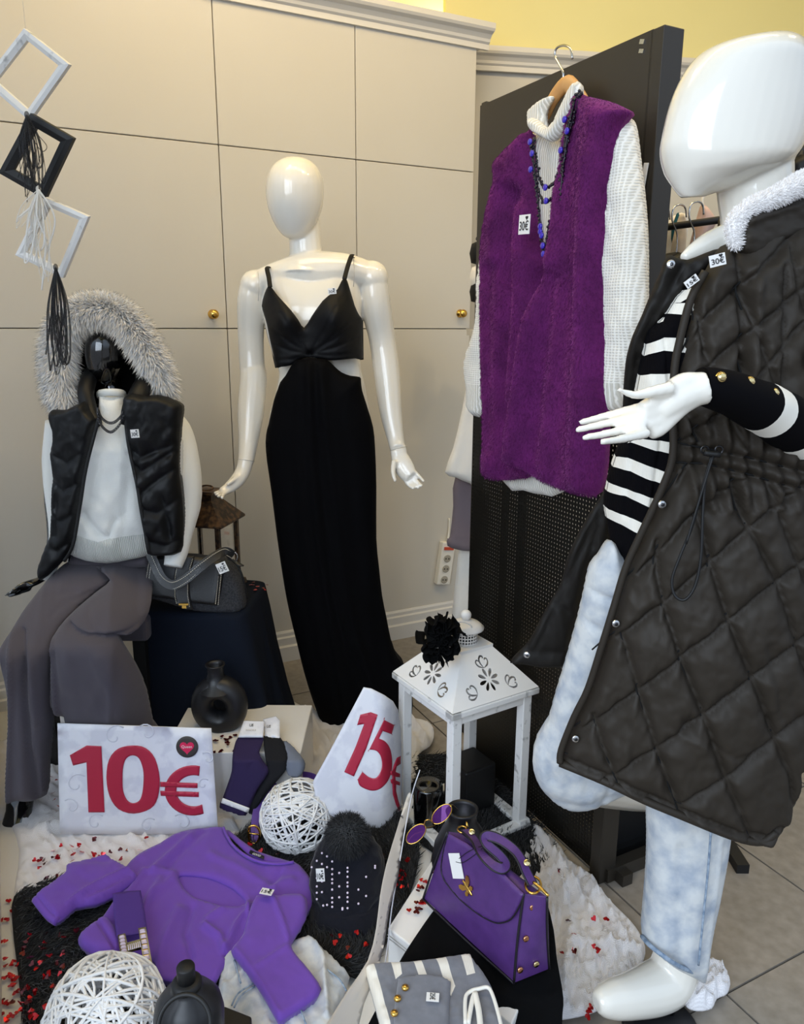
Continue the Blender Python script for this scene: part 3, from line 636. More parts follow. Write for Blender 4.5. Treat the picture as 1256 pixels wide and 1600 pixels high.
# ================================================================ CENTRE MANNEQUIN IN THE BLACK DRESS
YC = 2.35
cm = thing('mannequin', 'glossy white faceless mannequin standing in the black evening dress', 'mannequin')
def EL(px, py, Y, rx, ry, rd, tilt=0):
    c = atY(px, py, Y); a = rpx(px, py, Y, rx); b = rpx(px, py, Y, ry); d = rpx(px, py, Y, rd); t_ = math.radians(tilt)
    return ellipsoid(c, (a*math.cos(t_),0,a*math.sin(t_)), (0,d,0), (-b*math.sin(t_),0,b*math.cos(t_)), 28, 20)
def headg(px, py, Y, top, chin, wmax, yaw=0, lean=0, depth=1.25):
    """egg head lofted between top and chin (pixels): full skull, narrow jaw, soft brow-to-chin plane"""
    prof = [(0,.02),(.03,.42),(.1,.72),(.2,.9),(.32,.99),(.45,1.0),(.58,.96),(.7,.86),(.8,.73),(.89,.57),(.96,.38),(1,.1)]
    V = []; Fc = []; n = 32; P = []
    for t_, r in prof:
        y = top+(chin-top)*t_; x = px+lean*(t_-.5); c = atY(x, y, Y); rr = rpx(x, y, Y, wmax*r); back = -.0+(.25*rr*0)
        P.append((c, rr, t_))
    pr = cat_rom(np.array([[*c, rr, t_] for c, rr, t_ in P]), 3)
    cy, sy = math.cos(yaw), math.sin(yaw)
    for x, y, z, rr, t_ in pr:
        rr = max(rr, .002); fw = rr*(1.08+.02*math.sin(t_*6)); bk = rr*depth*(1.0 if t_ < .5 else max(.35, 1-(t_-.5)*1.5)) 
        for k in range(n):
            a = 2*math.pi*k/n; u = rr*math.cos(a); d = -fw*math.sin(a) if math.sin(a) > 0 else -bk*math.sin(a)
            V.append((x+u*cy-d*sy, y+u*sy+d*cy, z))
    K = len(pr)
    for j in range(K-1):
        for k in range(n): Fc.append((j*n+k, (j+1)*n+k, (j+1)*n+(k+1)%n, j*n+(k+1)%n))
    Fc += [tuple(range(n)), tuple((K-1)*n+k for k in range(n))[::-1]]
    return np.array(V), Fc
def finger(pts, r0, r1): return ptube([(a, b, Y, r0+(r1-r0)*i/(len(pts)-1)) for i, (a, b, Y) in enumerate(pts)], 10, 3)
P_ = [headg(461, 310, YC-.01, 245, 375, 45, depth=1.2)]
P_ += [ptube([(474,345,YC+.03,26),(477,385,YC+.02,25),(479,405,YC+.02,30),(480,425,YC+.02,48)], 18)]
P_ += [ptube([(402,444,YC+.02,20),(440,433,YC+.01,26),(485,428,YC,34),(540,424,YC+.01,27),(580,432,YC+.02,21)], 18)]
def torso(rows, Y, k=.62, n=36):
    V = []; Fc = []
    pr = cat_rom(np.array([[*(atY((a+b)/2, y, Y)), rpx((a+b)/2, y, Y, (b-a)/2), kk] for a, b, y, kk in rows]), 4)
    for x, y, z, r, kk in pr:
        for i in range(n):
            t_ = 2*math.pi*i/n; c, s = math.cos(t_), math.sin(t_); e = .85
            V.append((x+r*math.copysign(abs(c)**e, c), y+r*kk*math.copysign(abs(s)**e, s), z))
    K = len(pr)
    for j in range(K-1):
        for i in range(n): Fc.append((j*n+i, j*n+(i+1)%n, (j+1)*n+(i+1)%n, (j+1)*n+i))
    Fc += [tuple(range(n))[::-1], tuple((K-1)*n+i for i in range(n))]
    return np.array(V), Fc
P_ += [torso([(452,522,404,.3),(418,556,428,.42),(413,564,460,.58),(413,565,500,.68),(425,562,550,.62),(436,565,580,.6),(432,572,610,.62),(420,580,660,.65),(424,578,720,.6)], YC+.01)]
P_ += [EL(446,497,YC-.05,26,28,22), EL(522,491,YC-.05,27,28,22), EL(400,446,YC+.02,25,24,24), EL(581,434,YC+.02,26,26,24)]
P_ += [ptube([(468,700,YC,34),(470,850,YC-.0,26),(486,1000,YC,18),(505,1105,YC+.03,14)], 14), ptube([(535,700,YC,34),(550,850,YC-.0,26),(575,1000,YC,24),(585,1105,YC+.03,17)], 14)]
# arms
P_ += [ptube([(399,440,YC+.02,22),(394,470,YC+.025,23.5),(392,520,YC+.04,20.5),(394,570,YC+.04,20),(396,590,YC+.03,21),(392,640,YC-.0,21),(388,690,YC-.04,15.5),(384,722,YC-.07,12.5)], 18)]
P_ += [ptube([(582,430,YC+.02,22),(587,475,YC+.025,24),(597,530,YC+.04,21),(604,580,YC+.03,21),(610,640,YC-.0,18),(618,685,YC-.03,13.5),(622,702,YC-.05,12.5)], 18)]
P_ += [ptube([(384,718,YC-.07,12.5),(380,735,YC-.08,12),(371,750,YC-.1,11.5),(358,762,YC-.12,9.5),(345,769,YC-.14,6.5)], 14, flat=.9)]
for i, (a, b) in enumerate(((334,771),(336,774),(340,776.5),(347,778))): P_.append(finger([(366,756+i*2,YC-.10-.006*i),(350,765+i*2.2,YC-.11-.014*i),(a,b,YC-.13-.022*i)], 4.4, 2.8))
P_.append(finger([(376,742,YC-.1),(362,752,YC-.13),(354,758,YC-.145)], 4.5, 2.6))
P_ += [ptube([(622,698,YC-.05,13),(624,712,YC-.06,13.5),(629,725,YC-.07,15.5),(636,738,YC-.08,15),(642,745,YC-.09,11)], 14, flat=.55, up=(0,1,0))]
for pts, r in ((((644,733),(655,744),(663,753)),4), (((641,740),(651,752),(660,760)),4.2), (((636,744),(645,756),(655,763)),4.3), (((630,746),(638,758),(647,764)),4.1)):
    P_.append(finger([(a, b, YC-.08-.012*i) for i, (a, b) in enumerate(pts)], r*.85, r*.62))
P_.append(finger([(616,720,YC-.08),(614,738,YC-.1),(618,753,YC-.115)], 5, 3))
remesh('body', P_, 'plastic_white', cm, .0034, 7)
for (a, b, r, d) in ((384.5,719,13.2,(.12,.2,1)),(622.5,701,13.3,(-.25,.2,1))):
    c = atY(a, b, YC-.065 if a < 500 else YC-.05); R_m = rpx(a, b, YC, r); Z = nz(d); X = nz(np.cross((0,1,0), Z)); Y_ = np.cross(Z, X)
    mk('wrist_seam', *tubeg([c+(X*math.cos(t_)+Y_*math.sin(t_))*R_m for t_ in np.linspace(0, 2*math.pi, 32, endpoint=False)], .0009, 5, True), 'seam', cm)
for (a, x0_, y0_, y1_) in ((0,403,424,470),(1,552,402,448)):
    mk('shoulder_seam', *tubeg([atY(x0_+(1.5*math.sin(t_*3)), y0_+(y1_-y0_)*t_, YC-.045-.05*math.sin(t_*2.2)) for t_ in np.linspace(0,1,9)], .0009, 5), 'seam', cm)
for x_ in (498, 585):
    c = atY(x_, 1120, YC-.0); mk('foot', *join([tubeg([c+np.array([0,.03,.02-c[2]+.0]), c+np.array([0,-.06,.02-c[2]]), c+np.array([0,-.12,.016-c[2]])], [.032,.03,.018], 12, sub=3, flat=.7)]), 'plastic_white', cm) if False else None
dr = thing('evening_dress', 'long black satin evening dress with waist cut-outs on the standing mannequin', 'dress')
bod = [(419,447),(425,450),(434,462),(454,484),(466,500),(475,512),(487,494),(504,470),(520,457),(527,452),(533,440),(538,434),(543,440),(554,477),(561,492),(567,503),(566,530),(567,560),(555,560),(535,562),(514,563),(497,560),(484,558),(467,562),(454,571),(440,573),(431,574),(427,554),(421,528),(417,507),(412,490),(409,477),(413,460)]
fo = []
for (x, y) in ((418,505),(424,535),(432,562),(440,490),(560,500),(564,525),(563,550),(525,480),(540,505)): fo.append(([(484,553),((484+x)/2,(553+y)/2+4),(x,y)], 2.6, -.0035))
def bodY(a, b): return YC-.11-.045*np.exp(-((a-447)/24)**2-((b-500)/30)**2)-.045*np.exp(-((a-521)/26)**2-((b-495)/32)**2) + .07*np.maximum(0, np.abs(a-488)/80)**4 + .0*b
sheet('bodice', bod, YF(bodY), 'dress_satin', dr, 2.5, 2, front=.012, R=14, back=.03, creases=fo, noise=((.002,8,14),))
sheet('bodice_back', [(409,480),(567,480),(568,562),(430,575)], YF(lambda a, b: YC+.06+0*a), 'dress_satin', dr, 7, 0, front=.01, R=20)
for pts in (((422,449),(420,434),(417,419)), ((538,436),(543,417),(549,400))):
    c = [atY(a, b, YC-.125+.03*i) for i, (a, b) in enumerate(pts)]; c += [c[-1]+np.array([0,.05,.0]), c[-1]+np.array([0,.11,-.06])]
    mk('strap', *tubeg(c, .0065, 8, sub=4, flat=.25, up=(0,-1,.4)), 'dress_satin', dr)
sk_ol = [(438,597),(446,587),(454,573),(461,564),(470,561),(484,559),(497,560),(508,561),(516,566),(524,574),(534,582),(547,587),(562,589),(564,596),(566,611),(575,640),(583,668),(586,700),(588,760),(588,841),(592,885),(597,931),(604,966),(611,1001),(621,1028),(631,1040),(640,1070),(645,1100),(636,1138),(600,1146),(560,1148),(525,1146),(508,1142),(490,1098),(475,1050),(464,1005),(453,960),(444,914),(433,840),(424,767),(417,720),(415,690),(417,672),(420,661),(428,625),(434,608)]
fl = [([(474,565),(476,700),(492,850),(515,1000),(540,1140)],4,-.007),([(484,565),(490,720),(508,900),(545,1130)],4,.006),([(494,566),(503,720),(522,920),(570,1140)],4,-.008),([(503,568),(520,740),(545,930),(600,1130)],5,.006),([(462,570),(455,700),(470,880),(500,1050)],6,-.004),([(515,575),(545,700),(560,900)],8,-.004),([(590,900),(600,1060)],10,-.006),([(560,1000),(610,1130)],9,.008)]
def skY(a, b): return SI(b, [560,700,1140], [YC-.12,YC-.09,YC-.04])
sheet('skirt', sk_ol, YF(skY), 'dress_velvet', dr, 5, 2, front=.05, back=.20, R=75, creases=fl, noise=((.006,30,200),))
price_tag(519, 455, YY(YC-.2), 13, 9, '30€', dr, 5, mirror=False)
# ================================================================ SEATED MANNEQUIN ON THE LEFT
YS = 2.12
sm = thing('mannequin', 'glossy black-headed mannequin sitting in the hooded vest on the left', 'mannequin')
P_ = [headg(164, 557, YS-.03, 511, 602, 30, depth=1.15), ptube([(172,585,YS+.02,17),(174,610,YS+.02,19),(176,640,YS+.02,40)], 16)]
P_ += [ptube([(95,665,YS+.02,20),(175,648,YS,30),(270,660,YS+.02,20)], 16), torso([(100,275,660,.5),(105,262,720,.55),(112,245,790,.5),(108,240,850,.55),(105,240,890,.6)], YS)]
P_ += [ptube([(150,895,YS+.03,24),(105,935,YS-.08,22),(50,990,YS-.22,18),(42,1090,YS-.28,15),(34,1240,YS-.32,12)], 14), ptube([(205,895,YS+.03,26),(175,935,YS-.09,24),(125,990,YS-.22,19),(150,1100,YS-.24,16),(160,1190,YS-.24,12)], 14)]
P_ += [ptube([(92,670,YS+.03,18),(84,760,YS+.05,16),(82,840,YS+.0,9),(70,900,YS-.06,8)], 12), ptube([(275,670,YS+.03,15),(288,740,YS+.05,12),(288,790,YS+.0,9)], 12)]
remesh('body', P_, 'plastic_black', sm, .008, 5)
P_ = [ptube([(70,902,YS-.08,7),(58,908,YS-.1,9),(44,914,YS-.12,9)], 12, flat=.55)]
for i, (a, b) in enumerate(((18,922),(10,927),(6,931),(14,933))): P_.append(finger([(48,912+i*2.5,YS-.12),(32,918+i*2.8,YS-.14),(a,b,YS-.16)], 3.4, 1.8))
P_.append(finger([(56,906,YS-.1),(38,911,YS-.13),(24,918,YS-.15)], 3.2, 2))
remesh('hand', P_, 'plastic_black', sm, .0035, 3, label='glossy black hand resting beside the thigh')
bt = thing('ankle_boot', 'glossy black ankle boot under the left grey trouser leg', 'boot')
sheet('upper', [(15,1232),(34,1230),(53,1233),(52,1250),(49,1270),(45,1285),(38,1298),(27,1307),(13,1308),(5,1302),(3,1292),(7,1276),(12,1258)], YR((1232,1.84),(1308,1.745)), 'plastic_black', bt, 2.5, 2, front=.036, back=.03, R=18)
sc = atZ(27, 1302, .008); mk('sole', *tubeg([sc+np.array([.01,.07,0]), sc, sc+np.array([-.02,-.07,0])], [.03,.034,.026], 14, sub=4, flat=.25, up=(0,0,1)), 'matte_black', bt)
st = thing('stool', 'black stool under the seated mannequin, grey padded seat edge at left', 'stool')
sx0 = atY(120, 960, 2.12)
sc = np.array([sx0[0]-.0, 2.18, .46]); bev(mk('seat', *box(sc+np.array([.07,0,0]), .34, .34, .07), 'trousers', st, False), .012)
for i in (-1,1):
    for j in (-1,1): mk('leg', *box(sc+np.array([.07+i*.14,j*.14,-.245]), .035, .035, .42), 'matte_black', st, False)
for j in (-1,1): mk('stretcher', *box(sc+np.array([.07,j*.14,-.33]), .28, .02, .03), 'matte_black', st, False)
# trousers
tr = thing('trousers', 'wide grey tailored trousers on the seated mannequin', 'trousers')
LL = [(112,876),(92,888),(75,905),(55,930),(36,955),(18,985),(6,1003),(3,1014),(8,1040),(14,1070),(17,1110),(16,1180),(14,1238),(30,1244),(55,1246),(73,1241),(76,1210),(79,1170),(84,1110),(85,1050),(90,995),(115,960),(150,925),(178,905),(170,885),(150,878)]
RL = [(118,878),(150,886),(175,903),(150,925),(118,952),(92,980),(84,1000),(82,1040),(82,1070),(82,1100),(104,1112),(105,1140),(108,1160),(246,1160),(238,1128),(228,1080),(216,1050),(205,1030),(192,1010),(184,990),(205,990),(226,970),(236,940),(238,900),(236,872),(200,880),(160,884)]
def yl(kx): return YF(lambda a, b: SI(b, [870,960,1010,1240], [YS-.04,YS-.24,YS-.33,YS-.34])+ .0*a)
sheet('trouser_leg', LL, yl(0), 'trousers', tr, 4, 2, front=.055, back=.05, R=32, creases=[([(35,975),(33,1080),(28,1240)],4,.02),([(50,975),(54,1080),(60,1180),(66,1240)],5,-.022),([(62,1000),(70,1120)],4,.008),([(20,1000),(24,1100),(22,1240)],4,-.006),([(160,915),(110,935),(95,950)],4,-.008),([(88,920),(130,915)],5,-.006)], noise=((.01,16,80),))
def yr(): return YF(lambda a, b: SI(b, [870,945,1000,1160], [YS-.05,YS-.26,YS-.35,YS-.30])+np.where(a > 185, .05*np.clip((a-185)/40,0,1), 0))
sheet('trouser_leg', RL, yr(), 'trousers', tr, 4, 2, front=.06, back=.05, R=36, creases=[([(90,990),(97,1040),(103,1110),(106,1150)],3.5,.02),([(120,968),(150,980),(182,988)],5,-.02),([(182,988),(215,975),(236,960)],6,-.02),([(150,940),(165,985)],5,-.006),([(96,1010),(92,1100)],4,-.006)], noise=((.01,30,60),))
sheet('waistband', [(112,862),(240,862),(240,884),(200,890),(150,890),(108,884)], YY(YS-.055), 'trousers', tr, 4, 1, front=.03, R=12)
# sweater
sw = thing('jumper', 'cream crew neck jumper with ribbed hem on the seated mannequin', 'jumper')
def ys(a, b): return YS-.07-.05*np.exp(-((a-175)/70)**2)*np.interp(b, [620,700,820,880], [.2,1,1,.7])
sheet('body', [(155,619),(165,617),(185,617),(194,620),(200,640),(240,648),(278,655),(285,740),(260,800),(240,862),(231,868),(200,875),(167,880),(134,876),(110,866),(108,858),(114,840),(100,780),(88,720),(92,665),(140,650),(154,640)], YF(ys), ['sweater_white','rib_white'], sw, 4, 2, front=.03, back=.06, R=30, creases=[([(165,700),(150,760),(140,800)],8,-.008),([(135,800),(160,830),(175,838)],5,-.012),([(185,810),(178,832)],5,-.012),([(205,730),(200,800)],7,-.006)], noise=((.008,22,30),), cuts=[[(100,838),(130,832),(160,842),(185,836),(245,828)]], regions=[([(100,838),(130,832),(160,842),(185,836),(245,828),(250,900),(90,900)],1)])
mk('collar', *tubeg([atY(174+21*math.cos(a), 618-4*math.sin(a)-1, YS-.055-.05*math.sin(a)) for a in np.linspace(0, 2*math.pi, 24, endpoint=False)], .0045, 8, True, flat=2.2, up=(0,0,1)), 'rib_white', sw)
def sleeve(rows, m, par, sub=5): 
    v, f = ptube(rows, 20, sub); mm = vn(v); return mk('sleeve', mm, f, m, par)
def vn(v, am=.006, sc=14): return v+nz(v-v.mean(0))*(am*fbm(v[:,0]*sc+v[:,1]*5, v[:,2]*sc, 3))[:,None]
sleeve([(262,655,YS+.02,20),(276,680,YS+.02,25),(286,730,YS+.0,27),(288,780,YS-.02,26),(284,820,YS-.05,20),(276,862,YS-.08,17),(270,885,YS-.1,14)], 'sweater_white', sw)
sleeve([(92,660,YS+.02,20),(84,720,YS+.02,17),(86,780,YS,15),(90,840,YS-.03,13),(80,880,YS-.07,11),(68,905,YS-.09,9)], 'sweater_white', sw)
# puffer vest
pv = thing('padded_vest', 'black quilted body warmer with fur trimmed hood on the seated mannequin', 'vest')
VL = [(88,640),(105,640),(132,627),(140,640),(155,654),(151,668),(147,681),(139,708),(134,734),(130,760),(125,791),(120,820),(114,851),(108,863),(100,875),(85,890),(67,905),(60,891),(66,870),(74,848),(80,835),(82,780),(84,741),(82,722),(80,707),(84,690),(84,674),(79,654),(80,642)]
VR = [(194,621),(207,614),(227,618),(247,617),(268,624),(284,634),(283,655),(281,674),(279,728),(282,755),(284,774),(287,810),(286,841),(283,862),(260,868),(232,865),(228,840),(221,801),(217,780),(214,758),(207,728),(201,697),(198,675),(197,654),(194,638)]
yv = lambda a, b: YS-.145+.035*np.abs((a-175)/100)**2
qL = [[(80,700),(110,722),(140,700)],[(82,745),(105,765),(128,752)],[(84,800),(100,812),(120,800)],[(78,850),(95,858),(112,845)],[(95,755),(92,835)]]
qR = [[(197,690),(225,712),(281,690)],[(204,712),(225,735),(279,700)],[(216,776),(245,752),(279,728)],[(220,790),(250,800),(284,775)],[(230,842),(262,850),(286,838)],[(258,775),(270,840)]]
sheet('front_panel', VL, YF(yv), 'puffer', pv, 3, 2, front=.02, back=.05, R=10, quilt=(qL, 6, .012), noise=((.007,12,16),))
sheet('front_panel', VR, YF(yv), 'puffer', pv, 3, 2, front=.018, back=.06, R=12, quilt=(qR, 7, .015), noise=((.008,14,18),))
sheet('back_panel', [(82,640),(284,634),(286,840),(80,860)], YF(lambda a, b: YS+.12+0*a), 'puffer', pv, 8, 0, front=.02, R=20)
for pts in ([(154,655),(147,681),(134,734),(125,791),(114,851),(100,877)], [(196,655),(201,697),(214,758),(221,801),(233,865)]):
    mk('zip_edge', *tubeg([atY(a, b, yv(a, b)-.028) for a, b in pts], .0045, 8, sub=5, flat=.6, up=(0,-1,0)), 'matte_black', pv)
mk('stand_collar', *join([tubeg([atY(150,662,YS-.15), atY(140,640,YS-.12), atY(134,615,YS-.1), atY(140,590,YS-.05), atY(150,570,YS+.05)], [.016,.02,.021,.02,.015], 12, sub=4), tubeg([atY(198,665,YS-.15), atY(205,640,YS-.14), atY(218,615,YS-.11), atY(225,595,YS-.05), atY(215,575,YS+.05)], [.016,.024,.026,.022,.015], 12, sub=4)]), 'puffer', pv)
price_tag(212, 677, YY(YS-.2), 13, 13, '30€', pv, 3)
# hood: inner shell behind the head and its fur rim
rim = [(110,640),(97,612),(92,575),(92,540),(103,508),(125,488),(155,482),(185,490),(208,512),(226,540),(242,570),(254,598),(256,612)]
inner = [(130,627),(120,600),(117,565),(122,535),(136,518),(157,511),(180,518),(197,538),(212,562),(228,585),(236,605),(226,622),(205,640),(175,650),(150,645)]
Rm = cat_rom(np.array([[*atY(a, b, YS-.06), rpx(a, b, YS, r)] for (a, b), r in zip(rim, [14,20,22,22,22,21,21,21,21,20,19,14,7])]), 5)
sheet('hood_lining', inner, YY(YS+.07), 'lining', pv, 6, 2, front=.01)
C0 = atY(172, 575, YS+.1); Vh = []; Fh = []; nn_ = len(Rm); K = 9
for j in range(K):
    t_ = j/(K-1)*math.pi/2
    for q in Rm[:,:3]: Vh.append(np.array([C0[0],C0[1]-.16,C0[2]]) + (q-np.array([C0[0],C0[1]-.16,C0[2]]))*np.array([math.cos(t_)**.6,1,math.cos(t_)**.6]) + np.array([0,.22*math.sin(t_),0]))
for j in range(K-1):
    for i in range(nn_-1): Fh.append((j*nn_+i, j*nn_+i+1, (j+1)*nn_+i+1, (j+1)*nn_+i))
hd = mk('hood', Vh, Fh, 'lining', pv); sdf = hd.modifiers.new('s', 'SOLIDIFY'); sdf.thickness = .02; sdf.offset = 1
v, f = tubeg(Rm[:,:3], Rm[:,3]*.5, 14); core = mk('fur_trim', v, f, 'fur_cream', pv, label='cream fur trim with dark tips around the hood')
p_, n_ = samp(core, 30000); lo_ = n_[:,1] < .6; p_, n_ = p_[lo_], n_[lo_]
cen = atY(168, 590, YS-.06); outw = nz(p_-cen); dark = (((outw*n_).sum(1) > .35) & (RNG.random(len(p_)) < .4))
fd = n_+outw*.5+np.array([.1,0,-.45])
strands('light_hair', p_[~dark], fd[~dark], .044, .0016, 'fur_cream', core, jit=.28)
strands('dark_tipped_hair', p_[dark], fd[dark], .046, .0014, 'fur_tipped', core, jit=.28)
def chain(name, pts, Y, lab, r=.004):
    t = thing(name, lab, 'necklace'); Q = resamp(cat_rom(atY([p[0] for p in pts], [p[1] for p in pts], np.array([Y]*len(pts))), 8), .0065, False); parts = []
    for i in range(len(Q)-1):
        d = nz(Q[i+1]-Q[i]); u = np.array([0,-1.,0]) if i % 2 else nz(np.cross(d, (0,-1,0))); c = (Q[i]+Q[i+1])/2
        parts.append(tubeg([c+d*.0052*math.cos(a)+u*.003*math.sin(a) for a in np.linspace(0, 2*math.pi, 10, endpoint=False)], .0008, 5, True))
    mk('links', *join(parts), 'steel_dark', t, kind='stuff')
chain('chain_necklace', [(153,640),(158,652),(168,660),(178,660),(188,652),(194,642)], YS-.17, 'silver chain necklace, shorter loop on the cream jumper')
chain('chain_necklace', [(153,645),(156,660),(164,671),(174,675),(185,666),(194,650)], YS-.175, 'silver chain necklace, longer loop on the cream jumper')
# ================================================================ BIG MANNEQUIN ON THE RIGHT
YN = 1.27
bmq = thing('mannequin', 'large glossy white mannequin in the foreground at right, head turned left', 'mannequin')
# head as a side-facing loft: rows (front px, back px, y)
rows = [(1168,1188,57.5),(1140,1216,62),(1108,1238,76),(1084,1250,101),(1064,1257,135),(1051,1258,170),(1043,1252,205),(1039,1242,232),(1044,1222,256),(1051,1192,275),(1059,1156,290),(1065,1124,299),(1071,1100,305),(1077,1088,308.5)]
V = []; Fc = []; n = 36; pr = cat_rom(np.array([[a, b, y] for a, b, y in rows], float), 3)
for a, b, y in pr:
    ca, cb = atY(a, y, YN-.03), atY(b, y, YN+.03); c = (ca+cb)/2; h_ = np.linalg.norm(cb-ca)/2; X = nz(cb-ca); Yp = np.array([-X[1],X[0],0]); wd_ = min(h_*.8, .075)*(1-.35*max(0,(y-250)/57))
    for k in range(n):
        t_ = 2*math.pi*k/n; V.append(c+X*h_*math.cos(t_)+Yp*wd_*math.sin(t_))
K = len(pr)
for j in range(K-1):
    for k in range(n): Fc.append((j*n+k, j*n+(k+1)%n, (j+1)*n+(k+1)%n, (j+1)*n+k))
Fc += [tuple(range(n))[::-1], tuple((K-1)*n+k for k in range(n))]
P_ = [(np.array(V), Fc)]
P_ += [ptube([(1180,215,YN+.03,50),(1178,260,YN+.03,57),(1180,300,YN+.03,56),(1184,345,YN+.03,56),(1190,385,YN+.03,80)], 22)]
P_ += [ptube([(1066,404,YN-.03,7),(1090,392,YN-.02,17),(1120,384,YN,28),(1150,385,YN,42),(1190,400,YN+.02,70),(1300,420,YN+.05,70)], 20)]
P_ += [torso([(1080,1330,420,.6),(1085,1330,500,.6),(1060,1310,620,.6),(1040,1300,760,.6),(1030,1290,880,.65),(1040,1270,960,.6)], YN+.03)]
P_ += [ptube([(1090,930,YN,85),(1085,1100,YN-.02,60),(1075,1250,YN-.02,52),(1065,1400,YN-.02,42),(1062,1470,YN-.01,36)], 20)]
P_ += [ptube([(1060,900,YN+.02,75),(980,1060,YN+.1,60),(905,1190,YN+.18,48),(960,1225,YN+.3,38),(1060,1240,YN+.5,28)], 18)]
# foot: heel right, toes left
P_ += [ptube([(1062,1465,YN-.01,35),(1058,1500,YN-.02,37),(1046,1530,YN-.03,38),(1020,1545,YN-.05,38),(985,1556,YN-.08,33),(958,1561,YN-.1,29),(941,1565,YN-.115,22),(931,1568,YN-.12,14)], 20)]
# arm and hand
P_ += [ptube([(1330,450,YN+.05,62),(1345,600,YN-.0,50),(1340,690,YN-.06,44),(1230,652,YN-.18,32),(1150,615,YN-.25,25),(1098,604,YN-.29,23)], 18)]
YH = YN-.30
for i, (a, b) in enumerate(((998,638),(998,650),(1003,664),(1012,676))):
    P_.append(ptube([(1100,596+i*6.5,YH,14),(1065,598+i*12,YH-.005,15.5),(1030,(b+600)/2+i*9+4,YH-.012,13.5),(a+4,b,YH-.02,10.5)], 14))
P_ += [ptube([(1104,605,YH,27),(1080,612,YH,25),(1050,628,YH-.008,22),(1030,645,YH-.012,17)], 16)]
FI = 0
for pts in (((1004,636),(955,648),(904,661)), ((1000,650),(950,661),(898,672.5)), ((1004,664),(955,676),(909,684.5)), ((1012,676),(975,685),(939,690.5))):
    P_.append(finger([(a, b, YH-.02-.006*k+(.02-.015*FI)*(.5+k*.5)) for k, (a, b) in enumerate(pts)], 9.0, 5.6)); FI += 1
P_.append(finger([(1050,606,YH-.02),(1015,613,YH-.03),(990,617,YH-.035),(964,608,YH-.04)], 12, 4.4))
remesh('body', P_, 'plastic_white', bmq, .0032, 5)
mk('ankle_plate', *box(atZ(1100,1540,.012), .09, .07, .024), 'matte_black', bmq, False) if False else None
bs = bmq
v, f = lathe([(0,0),(.07,0),(.07,.008),(.067,.01),(0,.01)], atZ(1030,1605,.0), 48); mk('base_plate', v, f, 'ceramic_black', bs, label='dark round base plate')
mk('peg', *tubeg([atZ(1048,1590,.0), atZ(1048,1590,.0)+np.array([0,0,.06])], .006, 8), 'steel_dark', bs)
# striped jumper
sj = thing('striped_jumper', 'black and white striped jumper with gold cuff buttons on the big mannequin', 'jumper')
SJ = [(1112,418),(1096,428),(1075,448),(1058,464),(1042,490),(1028,505),(1013,518),(1008,545),(1002,575),(996,605),(990,635),(984,665),(968,698),(955,735),(947,770),(945,795),(951,822),(955,850),(966,868),(980,886),(1010,880),(1060,780),(1085,650),(1090,560),(1120,440)]
bands = [[(1047,473),(1060,458),(1076,450),(1095,441),(1095,450),(1074,462),(1058,473)],
 [(1008,506),(1022,492),(1038,483),(1050,474),(1078,474),(1078,493),(1060,492),(1041,490),(1033,502),(1020,509),(1006,514)],
 [(1003,541),(1015,534),(1031,527),(1070,528),(1070,551),(1050,549),(1029,547),(1015,551),(1000,557)],
 [(994,588),(1010,583),(1065,582),(1065,612),(990,612)],
 [(976,690),(996,682),(1020,685),(1060,689),(1060,707),(1036,704),(1015,700),(995,693),(978,688)],
 [(958,712),(975,712),(1001,722),(1045,738),(1045,757),(1020,749),(1001,743),(980,733),(954,727)],
 [(945,752),(958,755),(992,766),(1034,782),(1032,797),(1019,793),(992,780),(970,770),(943,766)],
 [(940,792),(952,794),(973,801),(1015,819),(1010,834),(985,825),(965,814),(945,807)]]
yj = lambda a, b: YN-.11+.05*((a-1060)/100)**2+.0*b
sheet('front', SJ, YF(yj), ['stripe_black','stripe_white'], sj, 3.5, 2, front=.025, back=.05, R=30, cuts=[b_+[b_[0]] for b_ in bands], regions=[(b_, 1) for b_ in bands], creases=[([(1033,530),(1038,600),(1024,700),(1010,800)],5,-.008),([(1000,600),(985,700),(970,800)],5,-.006)], noise=((.006,12,40),))
def striped_tube(pts, ts, par, name, am=.003, n=26, sub=8):
    v, f = ptube(pts, n, sub); mi = []; rows_ = (len(f)-2)//n
    for i in range(rows_):
        t_ = (i+.5)/rows_; mi += [1 if any(a <= t_ < b for a, b in ts) else 0]*n
    mi += [0,0]; return mk(name, vn(v, am, 20), f, ['stripe_black','stripe_white'], par, True, mi)
striped_tube([(1094,604,YN-.29,29),(1110,606,YN-.285,31),(1150,618,YN-.255,35),(1195,640,YN-.215,40),(1245,668,YN-.16,44),(1300,700,YN-.1,52)], [(.56,.635),(.78,.85)], sj, 'sleeve', n=30, sub=10)
striped_tube([(1335,440,YN-.06,80),(1338,520,YN-.12,90),(1340,600,YN-.14,90),(1335,690,YN-.12,80)], [(.08,.17),(.34,.43),(.58,.67),(.8,.9)], sj, 'sleeve', n=30, sub=10)
for a, b in ((1127,590),(1172,597),(1210,615)):
    Yb = np.interp(a, [1110,1150,1195,1245], [YN-.285,YN-.255,YN-.215,YN-.16])-(.052 if a > 1200 else .037)
    c = atY(a, b, Yb); o = mk('button', *ellipsoid(c, (.0062,0,0), (0,.0045,0), (0,0,.0062), 16, 10), 'gold_pale', sj, label='domed gold cuff button')
    mk('button_rim', *tubeg([c+np.array([.0063*math.cos(t_), .002, .0063*math.sin(t_)]) for t_ in np.linspace(0, 2*math.pi, 18, endpoint=False)], .001, 5, True), 'gold', o)
price_tag(1078, 440, YY(YN-.155), 22, 12, '15€', sj, 38)
